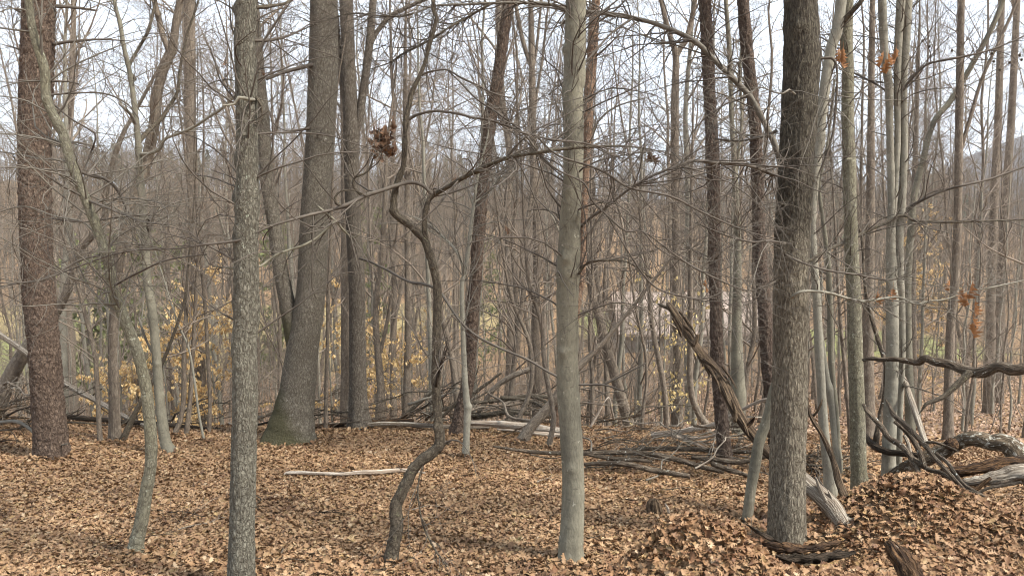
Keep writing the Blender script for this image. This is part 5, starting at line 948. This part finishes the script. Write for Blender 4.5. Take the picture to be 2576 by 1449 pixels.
# ------------------------------------------------------------------ woodland: every tree a thing, from shared shapes
def proto(kind, seed):
    rg_ = np.random.default_rng(seed)
    H = {'tall': rg_.uniform(13, 18), 'fork': rg_.uniform(11, 16), 'slim': rg_.uniform(7, 10), 'sapling': rg_.uniform(3.5, 6)}[kind]
    rad = {'tall': rg_.uniform(.055, .115), 'fork': rg_.uniform(.05, .10), 'slim': rg_.uniform(.035, .06), 'sapling': rg_.uniform(.014, .024)}[kind]
    K = 16; t = np.linspace(0, 1, K); wob = {'tall': .018, 'fork': .025, 'slim': .024, 'sapling': .04}[kind]
    P = np.stack([np.cumsum(rg_.normal(0, wob, K)) * H * .16 + rg_.normal(0, .05) * H * t, np.cumsum(rg_.normal(0, wob, K)) * H * .16, t * H - .2], -1); P -= [P[0, 0], P[0, 1], 0]
    Rr = rad * (1 - .9 * t ** 1.1) + .004; stems = [(P, Rr)]
    if kind == 'fork':
        k = rg_.integers(4, 8); d = np.array([rg_.choice([-1, 1]) * .35, rg_.normal(0, .15), 1.0]); d /= np.linalg.norm(d); n = K - k; Q = [P[k]]
        for q in range(n - 1): d = d + np.array([0, 0, .12]) + rg_.normal(0, .05, 3); d /= np.linalg.norm(d); Q.append(Q[-1] + d * H / K)
        stems.append((np.array(Q), Rr[k] * .8 * (1 - .85 * np.linspace(0, 1, n)) + .004))
    r0 = empty({'tall': 'woodland_tree', 'fork': 'forked_woodland_tree', 'slim': 'slim_woodland_tree', 'sapling': 'woodland_sapling'}[kind], (0, 0, 0))
    mb = MB()
    tt = [tube(mb, a, b, 10 if kind in ('tall', 'fork') else 6, None, seed, .5 if kind != 'sapling' else .3, .3 if kind != 'sapling' else 0, s0=-.2) for a, b in stems]
    mb.build('trunk', M['wood_bg' if seed % 3 else 'smooth_pale'], r0)
    par = cat_par(tt, 16); cb = MB(); big = kind in ('tall', 'fork')
    if big:
        A = spawn(par, 30, (1.8, 4.6), (22, 55), 8, rad * .35, .5, .2, .2, .18, .25, .28, rg_, taper=.45); batch(cb, *A, sides=4)
        A2 = spawn(par, 16, (.4, 1.6), (50, 85), 5, .012, .3, .3, .05, .25, .3, .05, rg_); batch(cb, *A2, sides=3)
        B = spawn(A, 190, (.7, 2.0), (25, 50), 6, .014, .5, .3, .12, .2, .3, .15, rg_); batch(cb, *B, sides=3)
        C_ = spawn(B, 900, (.3, 1.0), (25, 55), 4, .006, .6, .5, .1, .2, .3, .1, rg_, tip_min=.0022); batch(cb, *C_, sides=3)
        D_ = spawn(C_, 1300, (.15, .5), (25, 55), 3, .004, .7, .6, .1, .2, .2, .1, rg_, tip_min=.002); batch(cb, *D_, sides=3)
    else:
        A = spawn(par, 26 if kind == 'slim' else 20, (.7, 2.2) if kind == 'slim' else (.4, 1.4), (30, 70), 7, rad * .4, .5, .25, .12, .25, .35, .1, rg_); batch(cb, *A, sides=4)
        B = spawn(A, 150, (.3, .9), (30, 60), 6, .005, .6, .4, .08, .25, .4, .1, rg_, tip_min=.0015); batch(cb, *B, sides=3)
        C_ = spawn(B, 480, (.12, .5), (30, 60), 4, .003, .6, .6, .05, .2, .3, .1, rg_, tip_min=.0014); batch(cb, *C_, sides=3)
    cb.build('crown', M['twig_bg'], r0)
    return r0
LAB = {'tall': ('tall straight bare tree standing in the dense wood beyond the clearing', 'tall bare trees of the wood'),
       'fork': ('bare tree with its trunk forked in two, in the dense wood beyond the clearing', 'forked bare trees of the wood'),
       'slim': ('slim bare tree with thin wavy trunk in the dense wood beyond the clearing', 'slim bare trees of the wood'),
       'sapling': ('small twiggy bare sapling growing in the wood beyond the clearing', 'twiggy saplings of the wood')}
PR = {k: [proto(k, 600 + 20 * i + j) for j in range(n)] for i, (k, n) in enumerate((('tall', 5), ('fork', 4), ('slim', 4), ('sapling', 4)))}
used = set(); rgw = np.random.default_rng(77); placed = []
CNT = {'tall': 64, 'fork': 42, 'slim': 130, 'sapling': 66}
RNG = {'tall': (14, 62), 'fork': (15, 62), 'slim': (12.2, 40), 'sapling': (11.8, 30)}
for kind in ('tall', 'fork', 'slim', 'sapling'):
    lo, hi = RNG[kind]; n = 0; tries = 0
    while n < CNT[kind] and tries < 20000:
        tries += 1
        y = math.sqrt(rgw.uniform(lo ** 2, hi ** 2)) if kind in ('tall', 'fork') else rgw.uniform(lo, hi); x = rgw.uniform(-.70, .70) * y
        if any((x - a) ** 2 + (y - b) ** 2 < (.5 + .022 * y) ** 2 * (1.6 if kind in ('tall', 'fork') else .5) for a, b in placed): continue
        az = x / y
        if y > 33 and .33 < az < .52 and rgw.random() < .75: continue          # opening toward the lawn
        if y > 46 and .08 < az < .36 and rgw.random() < .6: continue          # opening toward the barn
        placed.append((x, y)); z = gz(x, y); i = int(rgw.integers(len(PR[kind]))); p = PR[kind][i]; rz = rgw.uniform(0, 6.28); s = rgw.uniform(.8, 1.2)
        if (kind, i) not in used: used.add((kind, i)); o = p; o.location = (x, y, z); o.rotation_euler = (0, 0, rz); o.scale = (s,) * 3
        else: o = copy_tree(p, (x, y, z), rz, s)
        tag(o, LAB[kind][0], 'tree', LAB[kind][1]); n += 1

# far wood on the opposite slope: nobody could count it
def farwood():
    rg_ = np.random.default_rng(99); tb, cb = MB(), MB(); n = 0
    Ps, Rs = [], []
    N_ = 3000; y = np.sqrt(rg_.uniform(56 ** 2, 330 ** 2, N_ * 3)); x = rg_.uniform(-.80, .80, N_ * 3) * y
    az = x / y; keep = np.ones(len(x), bool)
    keep &= ~((az > .33) & (az < .52) & (y < 78)); keep &= ~((az > .05) & (az < .34) & (y < 90) & (rg_.random(len(x)) < .75)); keep &= ~((az < -.2) & (y < 85) & (rg_.random(len(x)) < .5))
    x, y = x[keep][:N_], y[keep][:N_]; z = ground(x, y); M_ = len(x)
    H = rg_.uniform(11, 19, M_); K = 7; t = np.linspace(0, 1, K)[None, :, None]
    P = np.stack([x, y, z - .3], -1)[:, None] + np.concatenate([np.cumsum(rg_.normal(0, .25, (M_, K, 2)), 1) * .9, np.broadcast_to(t * H[:, None, None], (M_, K, 1))], -1)
    Rr = rg_.uniform(.08, .19, M_)[:, None] * (1 - .85 * np.linspace(0, 1, K))[None]; batch(tb, P, Rr, 5)
    A = spawn((P, Rr), M_ * 16, (2.0, 5.0), (20, 55), 5, .05, .4, .3, .2, .2, .2, .25, rg_, tip_min=.008); batch(cb, *A, sides=3)
    B = spawn(A, M_ * 62, (.9, 2.4), (25, 55), 3, .02, .5, .5, .15, .2, .2, .15, rg_, tip_min=.007); batch(cb, *B, sides=3)
    tag(tb.build('distant_woodland', M['wood_bg'], None), 'bare tree trunks massed on the far valley slope', 'woodland', kind='stuff')
    tag(cb.build('distant_woodland', M['twig'], None), 'haze of bare twigs massed on the far valley slope', 'woodland', kind='stuff')
    # evergreen tops among the far wood
    M2 = 90; y2 = rg_.uniform(150, 330, M2); az2 = np.where(rg_.random(M2) < .75, rg_.uniform(-.6, .05, M2), rg_.uniform(.3, .66, M2)); x2 = az2 * y2; z2 = ground(x2, y2)
    nb = MB(); H2 = rg_.uniform(12, 19, M2); nL = 420
    for i in range(M2):
        tt = rg_.uniform(.35, 1, nL); rr_ = (1.05 - tt) * 4.2 * np.sqrt(rg_.random(nL)); a = rg_.uniform(0, 6.28, nL)
        pos = np.stack([x2[i] + rr_ * np.cos(a), y2[i] + rr_ * np.sin(a), z2[i] + tt * H2[i]], -1)
        place_leaves(nb, pos, [leaf_tpl([.1, .3, .05], rg_, 1, .3, .4, .3, .2) for _ in range(2)], (.5, 1.1), .7, rg_)
    tag(nb.build('distant_evergreens', M['needles_far'], None), 'dull green pine foliage showing among the far bare trees', 'woodland', kind='stuff')
farwood()
# dense twiggy understorey of the near slope
def brush():
    rg_ = np.random.default_rng(123); mb = MB(); n = 1500
    y = rg_.uniform(12.5, 50, n); x = rg_.uniform(-.72, .72, n) * y; keep = ~((x / y > .33) & (y > 20) & (rg_.random(n) < .7)); x, y = x[keep], y[keep]; n = len(x); z = ground(x, y)
    K = 6; d = np.stack([rg_.normal(0, .25, n), rg_.normal(0, .25, n), np.ones(n)], -1); d /= np.linalg.norm(d, axis=1)[:, None]; P = np.zeros((n, K, 3)); P[:, 0] = np.stack([x, y, z - .05], -1); L = rg_.uniform(.8, 3.0, n)
    for k in range(1, K): d = d + rg_.normal(0, .12, (n, 3)); d /= np.linalg.norm(d, axis=1)[:, None]; P[:, k] = P[:, k - 1] + d * (L / (K - 1))[:, None]
    Rr = rg_.uniform(.004, .012, n)[:, None] * (1 - .7 * np.linspace(0, 1, K))[None]; batch(mb, P, Rr, 4)
    A = spawn((P, Rr), n * 7, (.3, 1.2), (30, 65), 5, .005, .6, .4, .1, .2, .3, .1, rg_, tip_min=.002); batch(mb, *A, sides=3)
    B = spawn(A, n * 14, (.12, .5), (30, 65), 3, .003, .6, .6, .1, .2, .3, .1, rg_, tip_min=.0018); batch(mb, *B, sides=3)
    tag(mb.build('undergrowth', M['twig_bg'], None), 'bare twiggy undergrowth tangled over the slope below the clearing', 'undergrowth', kind='stuff')
brush()
# small green tufts in the litter
for (u, v, lb) in ((2352, 1250 - 2, 'small green grass tuft on the leaf mound by the logs'), (2395, 1236, 'tiny green sprig beside the grass tuft on the mound'), (1302, 1360, 'tiny green sprout in leaves near the hanging curved vine')):
    rg_ = np.random.default_rng(u); c = hit(u, v + 10); mb = MB(); n = 40
    P0 = c + rg_.normal(0, .012, (n, 3)) * [1, 1, 0]; d = rg_.normal(0, .5, (n, 3)); d[:, 2] = 1; P = np.stack([P0, P0 + d * .02, P0 + d * [1.3, 1.3, .9] * .045], 1); batch(mb, P, np.tile([.0016, .0012, .0004], (n, 1)), 3)
    tag(mb.build('grass_tuft', M['needles'], None), lb, 'grass tuft')

# ------------------------------------------------------------------ barn in the valley
def barn():
    yb = 60; c = W(1740, 860, yb); z0 = gz(c[0], yb) - .3; r0 = empty('barn', (c[0], yb, z0)); tag(r0, 'large low barn with wide brown grey roof seen far off through the trunks', 'building')
    Wd, D, he = 11.5, 8, 0; ze = W(1740, 816, yb)[2]; zr = W(1740, 748, yb)[2] + .25; x0, x1 = c[0] - Wd / 2, c[0] + Wd / 2; y0, y1 = yb - D / 2, yb + D / 2
    def mk(name, V, F, mat): mb = MB(); mb.add(V, [f for f in F if len(f) == 4], [f for f in F if len(f) == 3]); mb.build(name, mat, r0, False)
    wm, t, b = newmat('grey_board_siding'); b.inputs['Base Color'].default_value = (.20, .185, .165, 1)
    rm, t, b = newmat('brown_shingle_roof'); tc_ = N(t, 'ShaderNodeTexCoord'); n_ = noise(t, tc_.outputs['Object'], 6, 4, .6, (1, 4, 4)); t.links.new(ramp(t, [(.3, (.21, .165, .135)), (.7, (.29, .235, .20))], n_.outputs['Fac']).outputs[0], b.inputs['Base Color'])
    V = [(x0, y0, z0), (x1, y0, z0), (x1, y1, z0), (x0, y1, z0), (x0, y0, ze), (x1, y0, ze), (x1, y1, ze), (x0, y1, ze), (x0, (y0 + y1) / 2, zr - .1), (x1, (y0 + y1) / 2, zr - .1)]
    mk('wall', V, [(0, 1, 5, 4), (1, 2, 6, 5), (2, 3, 7, 6), (3, 0, 4, 7), (4, 8, 7), (5, 6, 9)], wm)
    e = .5; th = .18; s = (zr - ze) / (D / 2)
    A = [(x0 - e, y0 - e, ze - s * e), (x1 + e, y0 - e, ze - s * e), (x1 + e, (y0 + y1) / 2, zr), (x0 - e, (y0 + y1) / 2, zr), (x1 + e, y1 + e, ze - s * e), (x0 - e, y1 + e, ze - s * e)]
    V = A + [(a, b_, c_ + th) for a, b_, c_ in A]
    mk('roof', V, [(6, 7, 8, 9), (9, 8, 10, 11), (0, 1, 7, 6), (1, 2, 8, 7), (2, 4, 10, 8), (4, 5, 11, 10), (5, 3, 9, 11), (3, 0, 6, 9), (3, 2, 1, 0), (5, 4, 2, 3)], rm)
    dm, t, b = newmat('dark_window'); b.inputs['Base Color'].default_value = (.03, .03, .035, 1); b.inputs['Roughness'].default_value = .3
    wf, t, b = newmat('white_paint'); b.inputs['Base Color'].default_value = (.7, .7, .68, 1)
    def box(name, xa, xb, za, zb, ya, yb_, m_, par=r0):
        mb = MB(); V = [(xa, ya, za), (xb, ya, za), (xb, yb_, za), (xa, yb_, za), (xa, ya, zb), (xb, ya, zb), (xb, yb_, zb), (xa, yb_, zb)]
        mb.add(V, [(0, 1, 5, 4), (1, 2, 6, 5), (2, 3, 7, 6), (3, 0, 4, 7), (4, 5, 6, 7), (3, 2, 1, 0)]); return mb.build(name, m_, par, False)
    for k in range(3):
        xa = x0 + 1.6 + k * 3.6
        box('window', xa, xa + 1.0, ze - 1.5, ze - .6, y0 - .04, y0 - .003, wf); box('pane', xa + .08, xa + .92, ze - 1.42, ze - .68, y0 - .055, y0 - .043, dm)
barn()

# ------------------------------------------------------------------ the air
HAZE = 1
if HAZE:
    hm = bpy.data.materials.new('thin_haze'); hm.use_nodes = True; t = hm.node_tree
    for n_ in list(t.nodes):
        if n_.type != 'OUTPUT_MATERIAL': t.nodes.remove(n_)
    pv = t.nodes.new('ShaderNodeVolumePrincipled'); pv.inputs['Color'].default_value = (.90, .94, 1, 1); pv.inputs['Density'].default_value = .0002; pv.inputs['Anisotropy'].default_value = .2
    t.links.new(pv.outputs[0], [n_ for n_ in t.nodes if n_.type == 'OUTPUT_MATERIAL'][0].inputs['Volume'])
    zb, zt, e = -60, 230, 1600; V = [(-e, -e, zb), (e, -e, zb), (e, e, zb), (-e, e, zb), (-e, -e, zt), (e, -e, zt), (e, e, zt), (-e, e, zt)]
    mb = MB(); mb.add(V, [(3, 2, 1, 0), (4, 5, 6, 7), (0, 1, 5, 4), (1, 2, 6, 5), (2, 3, 7, 6), (3, 0, 4, 7)]); o = mb.build('haze', hm, None, False); tag(o, 'thin bluish air over the valley', 'haze', kind='stuff')
    SC.cycles.volume_bounces = 0
bpy.context.view_layer.update()

def banked():
    rg_ = np.random.default_rng(55); mb = MB(); tp = [leaf_tpl(OAK, rg_, 1, rg_.uniform(-.1, .6), rg_.uniform(-1.2, 1.5), rg_.uniform(-1.2, 1.2), rg_.uniform(0, .6)) for _ in range(12)]
    for x, y, r in BASES:
        n = int(60 + r * 900); a = rg_.uniform(0, 6.28, n); d = r * 1.02 + np.abs(rg_.normal(0, .05, n)); px, py = x + d * np.cos(a), y + d * np.sin(a)
        P = np.stack([px, py, ground(px, py) + .01 + .05 * rg_.random(n) * np.exp(-(d - r) / .06)], -1); place_leaves(mb, P, tp, (.03, .085), .6, rg_)
    tag(mb.build('banked_leaves', M['leaf'], None), 'dry leaves banked round the feet of the near trunks', 'fallen leaves', kind='stuff')
banked()
